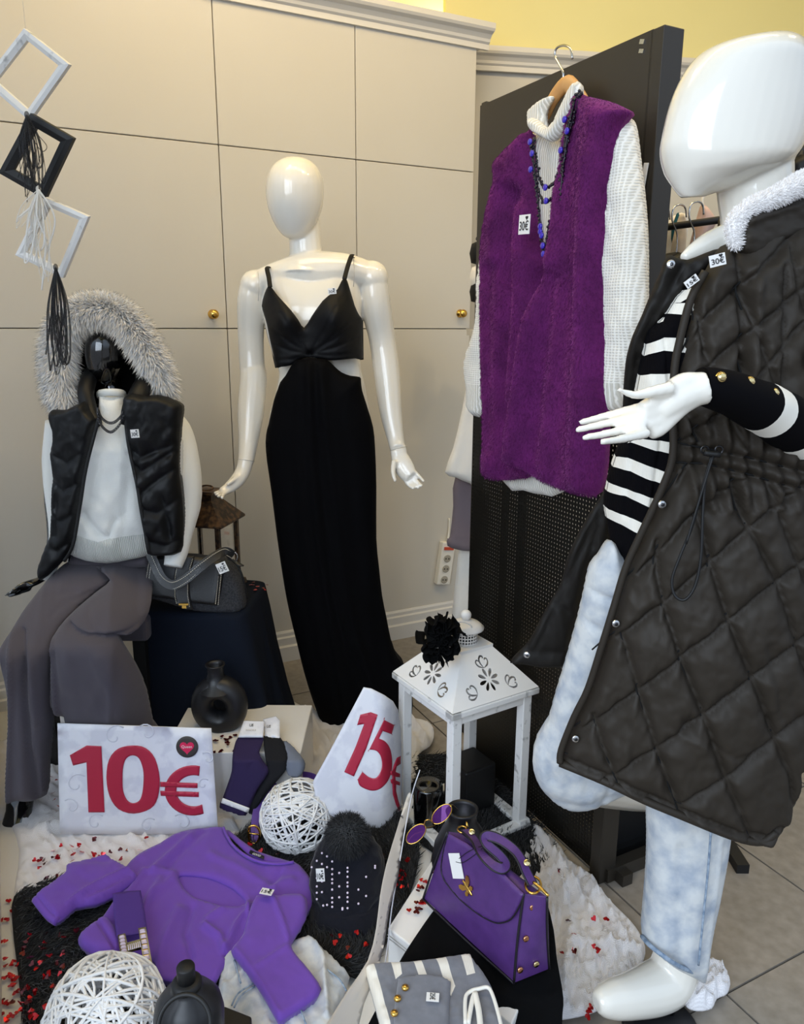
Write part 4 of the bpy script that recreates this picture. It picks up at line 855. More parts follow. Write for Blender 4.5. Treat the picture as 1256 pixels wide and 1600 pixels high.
# jeans
jn = thing('jeans', 'light blue straight jeans on the big mannequin with one bent knee', 'jeans')
J1 = [(950,846),(962,850),(985,880),(1030,900),(1100,930),(1080,1000),(1040,1100),(1010,1180),(1005,1222),(990,1232),(960,1244),(930,1258),(900,1264),(875,1258),(852,1240),(838,1218),(832,1190),(838,1158),(858,1125),(866,1095),(880,1050),(893,1005),(905,960),(915,915),(922,886),(936,868)]
sheet('trouser_leg', J1, YR((850,YN-.07),(1000,YN-.02),(1150,YN+.03),(1260,YN+.06)), 'denim', jn, 5, 2, front=.045, back=.06, R=48, creases=[([(915,915),(945,925),(975,920)],6,-.007),([(905,960),(935,975)],6,-.006),([(948,1180),(942,1215),(935,1250)],4,-.006),([(845,1150),(855,1200)],5,-.006),([(850,1235),(900,1245),(950,1230)],8,-.005)], noise=((.006,18,30),))
J2 = [(1012,1170),(1010,1250),(1012,1310),(1010,1370),(1005,1430),(1003,1462),(1012,1474),(1030,1490),(1055,1508),(1080,1520),(1100,1526),(1108,1470),(1120,1410),(1130,1360),(1140,1290),(1146,1170)]
jl = sheet('trouser_leg', J2, YR((1170,YN-.03),(1520,YN-.04)), 'denim', jn, 4, 2, front=.05, back=.06, R=50, creases=[([(1112,1290),(1104,1380),(1092,1500)],2.5,.003),([(1050,1300),(1046,1470)],9,-.004)], noise=((.004,18,40),))
mk('hem', *tubeg([atY(a, b, YN-.045-.055*math.sin(math.pi*i/5)) for i, (a, b) in enumerate([(1003,1463),(1014,1476),(1034,1492),(1056,1507),(1080,1518),(1101,1523)])], .0042, 8, sub=4), 'denim_dark', jl, label='darker worn blue hem')
mk('side_seam', *tubeg([atY(a, b, YN-.095) for a, b in [(1112,1280),(1106,1360),(1099,1430),(1091,1508)]], .0022, 6, sub=5), 'denim_dark', jl)
mk('knee_seam', *tubeg([atY(a, b, YN+.02) for a, b in [(938,1178),(946,1200),(944,1225),(936,1250)]], .0022, 6, sub=5), 'denim_dark', jn)
# long quilted vest
qv = thing('quilted_long_vest', 'long black diamond quilted vest with white fur collar on the big mannequin', 'vest')
QL = [(1042,399),(1056,402),(1074,406),(1100,396),(1126,388),(1128,402),(1112,420),(1080,445),(1052,478),(1030,505),(1016,525),(1010,560),(1004,620),(990,680),(960,790),(955,850),(935,870),(922,886),(912,930),(900,980),(892,1010),(888,1038),(870,1042),(848,1042),(820,1038),(797,1035),(810,1018),(827,1000),(848,960),(862,935),(877,909),(885,875),(900,840),(922,800),(941,771),(955,735),(966,698),(972,650),(974,606),(976,580),(979,556),(988,525),(1003,492),(1018,455),(1029,430)]
qls = [[(1072,406),(1040,470),(1008,520),(990,600)],[(990,620),(960,740),(900,880),(840,1010)],[(940,800),(925,860),(890,1000)],[(862,935),(905,960)],[(820,1012),(890,1015)]]
sheet('far_panel', QL, YR((390,YN-.09),(520,YN-.08),(700,YN+.02),(1040,YN+.1)), 'quilt_lining', qv, 4.5, 2, front=.012, back=.02, R=12, quilt=(qls, 7, .009), noise=((.009,20,40),), nrm=(-.4,-1,0))
QR = [(1102,424),(1112,404),(1126,385),(1145,378),(1156,372),(1157,330),(1185,318),(1225,304),(1256,295),(1330,290),(1400,420),(1410,640),(1400,900),(1330,1120),(1256,1180),(1248,1215),(1240,1250),(1228,1280),(1212,1300),(1202,1312),(1190,1315),(1170,1312),(1146,1307),(1100,1290),(1059,1272),(1006,1250),(975,1235),(945,1221),(905,1205),(875,1194),(874,1186),(877,1171),(885,1148),(897,1120),(919,1075),(932,1038),(943,1000),(951,972),(960,945),(968,915),(978,886),(988,860),(1001,835),(1018,800),(1033,766),(1044,740),(1051,713),(1051,680),(1051,641),(1052,610),(1054,575),(1062,532),(1070,500),(1079,468),(1090,446)]
ql = [[(967,983),(991,1068),(1019,1160),(1054,1254),(1062,1275)],[(1019,840),(1021,900),(1030,937),(1056,1020),(1091,1108),(1124,1202),(1166,1300),(1172,1314)],[(1079,790),(1109,900),(1131,966),(1166,1051),(1201,1143),(1222,1195),(1235,1260)],[(922,1105),(935,1150),(954,1200),(968,1232)],[(1134,745),(1150,800),(1203,900),(1229,979),(1262,1080)],[(1190,750),(1230,860),(1290,1000)],
 [(888,1140),(930,1112),(991,1071),(1056,1020),(1095,990),(1131,961),(1160,937),(1220,890),(1300,830)],[(940,1205),(956,1200),(1019,1158),(1091,1108),(1166,1051),(1225,1007),(1300,950)],[(1050,1250),(1067,1239),(1129,1202),(1201,1143),(1227,1123),(1290,1080)],[(925,1015),(941,1001),(1032,933),(1085,887),(1160,820),(1256,745)],[(978,900),(1019,862),(1060,815),(1110,770),(1150,745)],[(1025,790),(1074,720)],
 [(1058,560),(1090,500),(1157,440),(1200,400),(1256,330)],[(1053,615),(1110,560),(1184,500),(1256,440),(1330,400)],[(1056,690),(1120,640),(1184,576),(1256,487),(1330,430)],
 [(1139,385),(1150,460),(1189,569),(1240,690)],[(1078,470),(1090,545),(1110,590),(1150,690)],[(1215,330),(1235,450),(1290,600)],[(1150,560),(1190,690)],[(1062,640),(1090,690)]]
waist = [[(1051,690),(1100,700),(1160,712),(1220,728),(1300,745)],[(1051,722),(1100,724),(1160,738),(1220,756),(1300,770)],[(1215,420),(1212,600)],[(873,1172),(945,1200),(1006,1232),(1060,1254),(1146,1288),(1190,1296),(1215,1282)]]
gath = [([(x, 650),(x+4,690),(x+3,722),(x+10,790)],4,-.007*(1 if i % 2 else -1)) for i, x in enumerate(range(1066, 1256, 13))]
gath += [([(1142,450),(1150,540),(1148,600)],6,-.012),([(1168,420),(1172,520),(1160,600)],8,.01),([(1090,430),(1098,500)],5,-.006),([(1100,1150),(1140,1170),(1190,1160)],5,-.004),([(1190,1000),(1210,1110)],7,-.006),([(1040,1130),(1090,1150)],5,.004)]
yq = lambda a, b: np.interp(b, [290,420,700,1000,1300], [YN-.02,YN-.13,YN-.15,YN-.17,YN-.15]) + .05*((a-1150)/150)**2*np.interp(b, [290,700,1300],[1,1,.4])
qp = sheet('near_panel', QR, YF(yq), 'quilt', qv, 4.2, 2, front=.012, back=.02, R=12, quilt=(ql+waist, 7.5, .020), creases=gath, noise=((.009,26,40),(.002,9,12)), taper=True)
def onq(pts, off): return [atY(a, b, yq(a, b)-off) for a, b in pts]
mk('edge_binding', *tubeg(onq([(1102,424),(1079,468),(1062,532),(1054,575),(1051,641),(1051,713),(1033,766),(1001,835),(978,886),(960,945),(943,1000),(919,1075),(897,1120),(877,1171),(875,1192)], .022), .006, 8, sub=4), 'quilt', qv)
mk('hem_binding', *tubeg(onq([(875,1192),(945,1221),(1006,1250),(1059,1272),(1146,1307),(1190,1315),(1212,1300)], .018), .007, 8, sub=4), 'quilt', qv)
mk('quilting_stitch', *join([tubeg([atY(a, b, yq(a, b)-.0155) for a, b in resamp(L, 8, False)], .0014, 5) for L in ql+waist]), 'shade_and_thread_black', qp, kind='stuff')
for i, (a, b) in enumerate(((1034,788),(962,974),(899,1154))):
    c = atY(a, b, yq(a, b)-.030); o = mk('snap', *disc(c, (0,-1,.1), .0062, .003, 20), 'silver', qv); mk('snap_centre', *disc(c+np.array([0,-.003,0]), (0,-1,.1), .0028, .0012, 14), 'steel_dark', o)
for a, b, Y in ((1048,413,YN-.135),(823,1023,YN+.045)):
    c = atY(a, b, Y); o = mk('snap', *disc(c, (-.3,-1,.1), .006, .003, 20), 'silver', qv); mk('snap_centre', *disc(c+np.array([0,-.003,0]), (-.3,-1,.1), .0026, .0012, 14), 'steel_dark', o)
mk('drawcord', *join([tubeg(onq([(1112,712),(1098,760),(1082,820),(1062,870),(1050,905),(1054,930),(1070,937),(1086,915),(1095,870),(1098,800),(1102,750),(1114,712)], .048), .0022, 8, sub=5), tubeg(onq([(1114,712),(1090,790),(1072,850)], .052), .0018, 8, sub=5)]), 'matte_black', qv)
for a in (1101, 1123): mk('eyelet', *tubeg([atY(a+6*math.cos(t_), 703+6*math.sin(t_), yq(a, 703)-.042) for t_ in np.linspace(0, 2*math.pi, 16, endpoint=False)], .0014, 6, True), 'steel_dark', qv)
mk('cord_lock', *tubeg(onq([(1100,707),(1112,709),(1125,710)], .05), .0045, 10, sub=2), 'matte_black', qv)
CO = [(1153,392),(1152,370),(1156,345),(1160,331),(1180,322),(1205,314),(1232,303),(1256,294),(1300,285),(1340,283),(1340,380),(1290,372),(1250,372),(1215,382),(1190,398),(1168,405)]
fc = sheet('collar', CO, YF(lambda a, b: YN-.135+.0008*(a-1150)-.0*b), 'quilt', qv, 4, 2, front=.024, back=.02, R=16, creases=[([(1160,350),(1200,335),(1256,320)],5,.006)], noise=((.006,20,12),))
col_pts = [(1152,386,YN-.145,7),(1147,370,YN-.145,10),(1148,350,YN-.145,12),(1160,333,YN-.14,12),(1182,319,YN-.135,12),(1210,308,YN-.125,13),(1240,292,YN-.11,15),(1275,278,YN-.08,17),(1320,262,YN-.04,18)]
fcol = mk('fur_collar', *ptube(col_pts, 14, 6), 'fur_collar', qv, label='white fur lining of the collar')
p_, n_ = samp(fcol, 12000); strands('collar_hair', p_, n_+np.array([.2,0,.2]), .007, .0005, 'fur_collar', fcol, jit=.4, bend=(.2,0,-.1))
price_tag(1118, 407, YY(YN-.19), 25, 18, '30€', qv, 14)
# ================================================================ DISPLAY GROUND: gauze, rugs, boards
def floor_sheet(name, ol, z, m, lab, cat, am=.02, s=(24,16), step=5, kind=None, front=.006, grp=None, **kw):
    o = sheet(name, ol, ZZ(z), m, None, step, 3, front=front, back=.0, edge=.002, R=14, nrm=(0,0,1), noise=((am*.55,s[0],s[1]),(am*.16,s[0]*.4,s[1]*.4)), disp=(lambda a, b: .012*(1-np.abs(np.sin((a*s[1]+b*s[0]*-.35)/np.hypot(*s)*.32+7*fbm(a/70, b/70, 3))))**2*(.4+fbm(a/30+9, b/30)+.5)+.007*(1-np.abs(np.sin((a*.3+b*.9)*.16+6*fbm(a/50+3, b/50, 3))))**2) if m == 'gauze' else None, **kw)
    return tag(o, lab, cat, grp, kind)
db = tag(mk('display_board', *box(np.array([-.50,1.42,.006]), .01,.01,.01), 'white_lacquer'), None, None) if False else None
sheet_b = sheet('display_board', [(2,1215),(330,1180),(700,1215),(640,1500),(560,1660),(-20,1660)], ZZ(.006), 'white_lacquer', None, 14, 0, edge=.005, nrm=(0,0,1)); tag(sheet_b, 'low white board under the rug and purple top at lower left', 'board')
def folds(lines): return [(l, w_, a) for l, w_, a in lines]
floor_sheet('gauze_cloth', [(-30,1190),(20,1150),(70,1120),(130,1100),(200,1105),(300,1130),(345,1240),(375,1330),(250,1380),(200,1400),(110,1400),(60,1440),(30,1460),(22,1400),(30,1330),(8,1280),(-30,1300)], .022, 'gauze', 'white crinkled gauze around the 10 euro sign and boot', 'cloth', .022, (30,9), creases=folds([([(60,1300),(140,1290),(260,1310)],4,.012),([(50,1350),(150,1330),(300,1340)],4,.01),([(130,1230),(160,1280)],5,.015)]))
floor_sheet('gauze_cloth', [(452,1098),(480,1108),(515,1112),(560,1110),(630,1120),(668,1128),(678,1145),(672,1165),(655,1178),(660,1200),(640,1240),(600,1290),(540,1300),(490,1290),(468,1250),(460,1200),(450,1150)], .022, 'gauze', 'white crumpled gauze behind the wicker ball and 15 euro sign', 'cloth', .035, (22,20), 4, creases=folds([([(480,1120),(520,1180),(540,1260)],6,.02),([(640,1130),(665,1160)],5,.02),([(560,1120),(600,1200)],6,.02)]))
floor_sheet('gauze_cloth', [(828,1288),(850,1298),(872,1318),(890,1345),(925,1368),(935,1385),(955,1410),(985,1440),(1002,1465),(1008,1490),(995,1520),(975,1545),(940,1575),(905,1588),(860,1595),(820,1600),(790,1560),(800,1450),(815,1340)], .024, 'gauze', 'long white crinkled gauze trailing right of the purple handbag', 'cloth', .035, (14,34), 4, creases=folds([([(840,1300),(900,1400),(960,1500)],6,.02),([(870,1360),(890,1460),(880,1570)],7,.018),([(920,1390),(975,1470)],6,.016),([(900,1480),(990,1490)],5,.014)]))
floor_sheet('gauze_cloth', [(1088,1512),(1105,1505),(1125,1512),(1140,1532),(1136,1552),(1120,1560),(1112,1575),(1090,1579),(1072,1572),(1066,1550),(1075,1525)], .022, 'gauze', 'small crumpled white gauze end behind the bare mannequin heel', 'cloth', .03, (11,11), 3, front=.02)
def furrug(name, ol, z, lab, n, ln=.03, up=.35, m='fur_black'):
    o = floor_sheet(name, ol, z, 'rug_base', lab, 'rug', .02, (40,30), 8, front=.012); p, nn = samp(o, n, (0,0,1))
    ang = 4*fbm(p[:,0]*5, p[:,1]*5, 2)+.6; d = np.stack([np.cos(ang), np.sin(ang), np.full(len(p), up)], 1)
    strands('fur', p, d, ln, .0011, m, o, jit=.35, bend=(0,0,-.25)); return o
furrug('fur_rug', [(22,1402),(60,1380),(110,1372),(180,1390),(260,1370),(380,1300),(470,1250),(540,1235),(600,1250),(640,1300),(655,1330),(640,1400),(600,1480),(560,1530),(500,1500),(440,1540),(380,1600),(280,1650),(40,1650),(36,1600),(28,1520),(20,1450)], .03, 'black long pile fur rug under the purple top and beanie', 26000)
furrug('fur_rug', [(632,1195),(680,1180),(760,1200),(830,1280),(862,1320),(876,1350),(850,1375),(780,1380),(700,1345),(645,1300)], .018, 'black fur rug under the white lantern', 6000)
furrug('fur_throw', [(505,1262),(540,1238),(590,1245),(618,1270),(625,1310),(600,1350),(540,1340),(510,1300)], .075, 'raised black fur heap behind the beanie pompom', 5000, .035)
# ================================================================ PLINTHS
bx = thing('display_cube', 'cube under a dark navy cloth carrying the grey handbag', 'plinth')
cx, cy = -.60, 2.20; V = []; Fc = []; n = 96; rows = [(.001,.0,.50),(.6,.0,.50),(.92,0,.50),(1.0,.0,.496),(1.02,.0,.48),(1.03,.15,.42),(1.06,.35,.3),(1.10,.7,.15),(1.16,1,.03),(1.2,1,.006)]
for r, fo_, z in rows:
    for k in range(n):
        a = 2*math.pi*k/n; c, s = math.cos(a), math.sin(a); q = (abs(c)**7+abs(s)**7)**(-1/7)
        u = r*(1+.05*fo_*math.sin(a*9+1)+.03*fo_*math.sin(a*17)); V.append((cx+.165*q*c*u+(.06*fo_*max(0,c*q) if c > 0 else 0), cy+.155*q*s*u, z+(.01*fo_*math.sin(a*5) if z < .1 else 0)))
for j in range(len(rows)-1):
    for k in range(n): Fc.append((j*n+k, j*n+(k+1)%n, (j+1)*n+(k+1)%n, (j+1)*n+k))
V = np.array(V); a_ = math.radians(-4); V[:,:2] = (V[:,:2]-[cx,cy])@np.array([[math.cos(a_),math.sin(a_)],[-math.sin(a_),math.cos(a_)]])+[cx,cy]
mk('navy_cloth', V, Fc, 'cloth_navy', bx, uv=np.stack([V[:,0]+V[:,1], V[:,2]+V[:,1]], 1))
mk('core', *box((cx,cy,.24), .30, .28, .47), 'white_lacquer', bx, False)
pb = tag(bev(mk('white_box', *box((-.44,1.93,.105), .36, .26, .21), 'white_lacquer', None, False), .003), 'white glossy box behind the 10 euro sign carrying the ring vase', 'box')
hb_c = atZ(690, 1440, 0)
# box in the middle: white top visible, black cloth over its right half
q0, q1, q2, q3 = atZ(606,1450,.145), atZ(682,1332,.145), atZ(866,1455,.145), atZ(800,1600,.145)
def prism(q, z0, z1, m, name, parent=None, grow=0):
    q = np.array(q); c = q.mean(0); q = c+(q-c)*(1+grow); b = q.copy(); t_ = q.copy(); b[:,2] = z0; t_[:,2] = z1; V = np.vstack([b, t_]); k = len(q)
    return fixn(mk(name, V, [tuple(range(k)), tuple(range(k, 2*k))]+[(i,(i+1)%k,(i+1)%k+k,i+k) for i in range(k)], m, parent, False))
wb2 = tag(bev(prism([q0,q1,q2,q3], .012, .145, 'white_lacquer', 'white_box'), .003), 'white plywood box half covered by black cloth under the purple handbag', 'box')
mk('ply_edge', *join([tubeg([q0+np.array([-.0012,-.0012,-.014-i*.007]), np.array([q3[0],q3[1],0])+np.array([-.0012,-.0012,.131-i*.007])], .0008, 4) for i in range(2)]), 'seam', wb2)
bcv = sheet('black_cloth', [(700,1400),(680,1420),(655,1455),(632,1490),(622,1508),(605,1545),(560,1640),(580,1700),(880,1700),(878,1600),(880,1560),(870,1500),(868,1480),(862,1440),(845,1400),(780,1370)], YF(lambda a, b: atZ(a, b, np.interp(b, [1400,1500,1560,1700], [.152,.155,.15,.06]))[...,1]), 'black_cloth', None, 6, 3, front=.004, R=20, nrm=(0,-.3,1), noise=((.012,30,40),)); tag(bcv, 'black cloth draped over the white box under the purple handbag', 'cloth')
bp = tag(bev(prism([atZ(a, b, .1) for a, b in ((250,1572),(352,1572),(393,1588),(386,1720),(230,1720))], .01, .1, 'matte_black', 'black_box'), .003), 'black box at the bottom edge under the black bottle', 'box')
# ================================================================ BRONZE LANTERN
def frustum(c, a0, a1, z0, z1, rot, m, name, parent, smooth=False, b0=None, b1=None):
    V = []; R_ = rot
    for a, b, z in ((a0, b0 or a0, z0), (a1, b1 or a1, z1)):
        for i, j in ((-1,-1),(1,-1),(1,1),(-1,1)): x, y = i*a/2, j*b/2; V.append((c[0]+x*math.cos(R_)-y*math.sin(R_), c[1]+x*math.sin(R_)+y*math.cos(R_), z))
    return mk(name, V, [(3,2,1,0),(4,5,6,7)]+[(i,(i+1)%4,(i+1)%4+4,i+4) for i in range(4)], m, parent, smooth)
lt = thing('lantern', 'small bronze metal lantern with white candle standing behind the grey handbag', 'lantern'); lc = (-.587,2.255); lr = math.radians(77-90)
def loc(c, r, x, y, z): return np.array([c[0]+x*math.cos(r)-y*math.sin(r), c[1]+x*math.sin(r)+y*math.cos(r), z])
frustum(lc, .165, .158, .502, .518, lr, 'bronze', 'base', lt)
for i in (-1,1):
    for j in (-1,1): mk('post', *box(loc(lc, lr, i*.062, j*.062, .62), .013, .013, .205, (math.cos(lr),math.sin(lr),0), (-math.sin(lr),math.cos(lr),0)), 'bronze', lt, False)
for i, j in ((1,0),(-1,0),(0,1),(0,-1)): mk('glass_pane', *box(loc(lc, lr, i*.06, j*.06, .615), .002 if i else .11, .11 if i else .002, .19, (math.cos(lr),math.sin(lr),0), (-math.sin(lr),math.cos(lr),0)), 'glass', lt, False)
frustum(lc, .168, .168, .716, .722, lr, 'bronze', 'eave', lt); frustum(lc, .168, .06, .722, .785, lr, 'bronze', 'roof', lt); frustum(lc, .06, .066, .785, .805, lr, 'bronze', 'neck', lt); frustum(lc, .08, .074, .805, .812, lr, 'bronze', 'cap', lt)
mk('ring', *tubeg([loc(lc, lr, .0+.022*math.cos(a), .012*math.sin(a), .817+.005*math.sin(a)) for a in np.linspace(0, 2*math.pi, 20, endpoint=False)], .0028, 8, True), 'bronze', lt)
mk('candle', *lathe([(0,.518),(.034,.518),(.034,.59),(.03,.595),(0,.592)], (lc[0],lc[1],0), 24), 'candle_white', lt)
# ================================================================ GREY HANDBAG ON THE CUBE
gb = thing('handbag', 'charcoal felt and black leather shoulder bag with cream stitching on the navy cube', 'bag')
gY = YF(lambda a, b: np.interp(a, [225,385], [2.03,2.09])+np.interp(b, [865,955], [.045,0]))
sheet('felt_body', [(232,868),(270,864),(320,868),(356,872),(367,879),(377,896),(383,918),(385,938),(382,950),(366,957),(335,955),(307,953),(272,943),(245,935),(230,933),(229,900)], gY, 'grey_felt', gb, 3, 2, front=.035, back=.04, R=14)
gF = YF(lambda a, b: np.interp(a, [225,385], [2.03,2.09])+np.interp(b, [865,955], [.045,0])-.034)
sheet('front_flap', [(232,871),(250,868),(279,866),(310,870),(345,876),(350,890),(346,920),(340,946),(300,941),(262,935),(230,931),(229,905)], gF, 'black_leather', gb, 3, 1, front=.008, back=.0, R=8, nrm=(-.1,-1,0), creases=[([(345,876),(339,946)],3,.004)])
gS = YF(lambda a, b: np.interp(a, [225,385], [2.03,2.09])+np.interp(b, [865,955], [.045,0])-.045)
sheet('vertical_strap', [(281,867),(304,869),(300,885),(296,905),(296,925),(299,945),(302,953),(290,953),(276,945),(272,925),(272,900),(275,880)], gS, 'black_leather', gb, 2.5, 1, front=.003, R=4)
mk('clasp', *join([box(atY(287,944,1.985), .026, .005, .005), box(atY(288,948,1.985), .012, .005, .008)]), 'gold', gb, False)
def stitches(pts, surf, gap, parent, m='stitch', r=.0011, off=.0, ln=.55):
    Q = resamp(np.array(pts, float), gap, False); P = surf(Q[:,0], Q[:,1])+np.array([0,-off,0]); parts = [tubeg([P[i], P[i]+(P[i+1]-P[i])*ln], r, 4) for i in range(len(P)-1)]
    return mk('stitching', *join(parts), m, parent, True, kind='stuff', label='cream top-stitching' if m == 'stitch' else None)
gT = lambda a, b: gF(a, b)+np.array([0,-.011,0])
gU = lambda a, b: gS(a, b)+np.array([0,-.006,0])
for L in ([(235,874),(231,900),(231,929)], [(239,874),(235,900),(234,930)], [(347,894),(342,944)], [(343,893),(338,943)]): stitches(L, gT, 2.6, gb)
for L in ([(283,870),(277,885),(274,905),(274,930),(277,943)], [(302,872),(298,885),(294,905),(294,930),(297,948)]): stitches(L, gU, 2.6, gb)
def strap(name, pts, wid, thk, m, parent, up, sub=8, edge=None):
    """flat band along 3D pts; up = face normal hint"""
    P = cat_rom(np.array(pts), sub); T = nz(np.gradient(P, axis=0)); u = np.asarray(up, float); V = []
    for i in range(len(P)):
        uu = nz(u-T[i]*(u@T[i])); B = np.cross(T[i], uu); V += [P[i]+B*wid/2+uu*thk/2, P[i]-B*wid/2+uu*thk/2, P[i]-B*wid/2-uu*thk/2, P[i]+B*wid/2-uu*thk/2]
    n = len(P); Fc = [(i*4+k, i*4+(k+1)%4, i*4+4+(k+1)%4, i*4+4+k) for i in range(n-1) for k in range(4)]+[(3,2,1,0),tuple(n*4-4+k for k in range(4))]
    o = fixn(mk(name, V, Fc, m, parent, False)); V = np.array(V).reshape(-1,4,3)
    if edge:
        for k in (0,1): mk('edge_piping', *tubeg((V[:,k]+V[:,3-k])/2, thk*.62, 6), edge, o)
    return o
sp_ = [(229,842,2.03),(234,862,2.02),(243,884,2.0),(254,905,1.985),(270,914,1.975),(290,905,1.975),(313,886,1.985),(335,870,2.01),(352,862,2.04),(364,868,2.06)]
P_s = [atY(*q) for q in sp_]; strap('shoulder_strap', P_s, .026, .004, 'black_leather', gb, (0,-1,.35))
stP = cat_rom(np.array(P_s), 8); mk('stitching', *join([tubeg([stP[i]+np.array([0,-.0045,.009*s_]), stP[i]*.45+stP[i+1]*.55+np.array([0,-.0045,.009*s_])], .0009, 4) for i in range(len(stP)-1) for s_ in (-1,1)]), 'stitch', gb, kind='stuff')
mk('ring', *tubeg([atY(366+5*math.cos(a), 870+7*math.sin(a), 2.06) for a in np.linspace(0, 2*math.pi, 20, endpoint=False)], .002, 8, True), 'silver', gb)
mk('tassel_end', *tubeg([atY(366,876,2.05), atY(374,882,2.04), atY(381,884,2.04)], [.006,.008,.003], 8, sub=3, flat=.4), 'black_leather', gb)
mk('zip_tape', *tubeg([atY(a, b, Y) for a, b, Y in ((356,872,2.06),(370,882,2.05),(380,905,2.05),(386,935,2.06))], .003, 6, sub=4), 'matte_black', gb)
mk('thread_bow', *tubeg([atY(238,864,1.99), atY(246,857,1.985), atY(254,858,1.985), atY(246,861,1.985), atY(250,866,1.985)], .0015, 6, sub=4), 'stitch', gb)
price_tag(348, 886, YY(1.99), 16, 17, '15€', gb, 22)
# ================================================================ RING VASE ON THE WHITE BOX
dv = thing('ring_vase', 'matt black donut shaped vase on the white box behind the sign', 'vase')
vc = atY(343,1101,1.93); R1, r1 = .0475, .030
V, f = [], []
nu, nv = 56, 24
for i in range(nu):
    a = 2*math.pi*i/nu; q = 1-.08*math.sin(a); 
    for j in range(nv):
        b_ = 2*math.pi*j/nv; V.append(vc+np.array([(R1+r1*math.cos(b_))*math.cos(a), r1*1.15*math.sin(b_), (R1+r1*math.cos(b_))*math.sin(a)*1.12]))
for i in range(nu):
    for j in range(nv): f.append((i*nv+j, i*nv+(j+1)%nv, ((i+1)%nu)*nv+(j+1)%nv, ((i+1)%nu)*nv+j))
mk('body', V, f, 'ceramic_black', dv)
mk('neck', *lathe([(.05,-.035),(.034,-.018),(.025,-.004),(.022,.010),(.0225,.03),(.027,.036),(.0265,.0385),(.021,.037),(.018,.03),(.017,.0),(0,.0)], vc+np.array([-.006,0,.083]), 32), 'ceramic_black', dv)
mk('foot', *lathe([(0,-.002),(.034,-.002),(.036,.004),(.03,.018),(0,.03)], np.array([vc[0],vc[1],.212]), 32), 'ceramic_black', dv)
# ================================================================ PRICE SIGNS
def sgn(name, corners, Y0, lab): pass
sg = thing('price_sign', 'white card sign reading 10 euro in red, leaning against the white box', 'sign')
gS_ = YR((1125,1.735),(1310,1.70))
sheet('card', [(90,1130),(330,1138),(341,1303),(94,1303)], gS_, 'paper', sg, 14, 0, edge=.0015)
def glyph(name, ol, surf, off, m, parent, holes=(), sm=0, step=3): return sheet(name, ol, lambda a, b: surf(a, b)+np.array([0,-off,0]), m, parent, step, sm, holes=holes, edge=.0006)
glyph('numeral_one', [(110,1179),(136,1164),(159,1165),(164,1268),(139,1268),(136,1190),(115,1195)], gS_, .003, 'ink_red', sg)
glyph('numeral_zero', [(208,1164),(228,1168),(243,1185),(250,1216),(247,1245),(236,1262),(210,1270),(186,1263),(172,1243),(167,1214),(171,1186),(185,1169)], gS_, .003, 'ink_red', sg, holes=[[(208,1179),(218,1184),(224,1200),(225,1217),(223,1238),(218,1250),(208,1254),(199,1249),(193,1235),(192,1215),(193,1197),(198,1184)]], sm=3)
arc = lambda cx_, cy_, rx, ry, a0, a1, n=26: [(cx_+rx*math.cos(math.radians(a)), cy_+ry*math.sin(math.radians(a))) for a in np.linspace(a0, a1, n)]
glyph('euro_sign', arc(302,1234,44,39,-76,-292)+arc(303,1234.5,27,24.5,-299,-72), gS_, .003, 'ink_red', sg)
glyph('euro_bar', [(251,1220.5),(309,1222.5),(309,1230),(251,1228)], gS_, .0036, 'ink_red', sg); glyph('euro_bar', [(251,1234.5),(311,1236.5),(311,1244),(252,1242)], gS_, .0036, 'ink_red', sg)
bc = gS_(np.array([293.]), np.array([1166.]))[0]+np.array([0,-.003,0])
lg = mk('round_badge', *disc(bc, (0,-1,.15), .0275, .0012, 36), 'outlet_dark', sg)
heart_at(bc+np.array([0,-.002,0]), np.array([1.,0,0]), nz([0,.15,1]), .018, 'heart_pink', lg, 'heart_logo', .001)
text_on('badge_lettering', 'Queen', bc+np.array([0,-.0032,.002]), np.array([1.,0,0]), nz([0,.15,1]), .026, 'white_lacquer', lg, .0)
def scroll(cx_, cy_, s_, fl=1): return [(cx_+fl*s_*(.2+t_)*math.cos(t_*5), cy_+s_*(.2+t_)*math.sin(t_*5)) for t_ in np.linspace(0, 1.1, 14)]
mat('paper_pattern', '#d9dbe4', .55)
mk('scroll_print', *join([tubeg([gS_(np.array([a]), np.array([b]))[0]+np.array([0,-.0024,0]) for a, b in scroll(x, y, s_, fl)], .0018, 6, flat=.25, up=(0,-1,0)) for x, y, s_, fl in ((120,1225,14,1),(112,1260,11,-1),(180,1150,15,1),(230,1145,12,-1),(232,1290,11,1),(285,1285,12,-1),(150,1285,12,1),(325,1185,9,-1),(318,1225,8,1))]), 'paper_pattern', sg, kind='stuff')
sg2 = thing('price_sign', 'curled white card sign reading 15 euro in red beside the white lantern', 'sign')
def y15(a, b): return np.interp(b, [1070,1290], [1.74,1.66])+.10*np.clip((a-590)/40,0,1)**2-.0*b
g15 = YF(y15)
sheet('card', [(568,1074),(580,1076),(600,1086),(614,1096),(622,1110),(626,1140),(628,1200),(627,1260),(624,1310),(560,1300),(494,1260),(489,1221),(515,1174),(541,1125)], g15, 'paper', sg2, 6, 1, edge=.0012)
glyph('numeral_one', [(563,1116),(579,1112),(590,1116),(572,1169),(553,1212),(538,1205),(556,1165),(569,1130),(558,1132)], g15, .003, 'ink_red', sg2)
glyph('numeral_five', [(600,1124),(600,1124),(616,1132),(616,1132),(612,1146),(612,1146),(598,1141),(598,1141),(592,1153),(592,1153),(602,1158),(609,1168),(612.5,1184),(612,1202),(606,1219),(594,1231),(580,1234),(563,1227),(559,1217),(559,1217),(566,1205),(566,1205),(576,1213),(586,1215),(593,1208),(597,1195),(595,1181),(588,1172),(577,1170),(577,1170)], g15, .003, 'ink_red', sg2, sm=4, step=2)
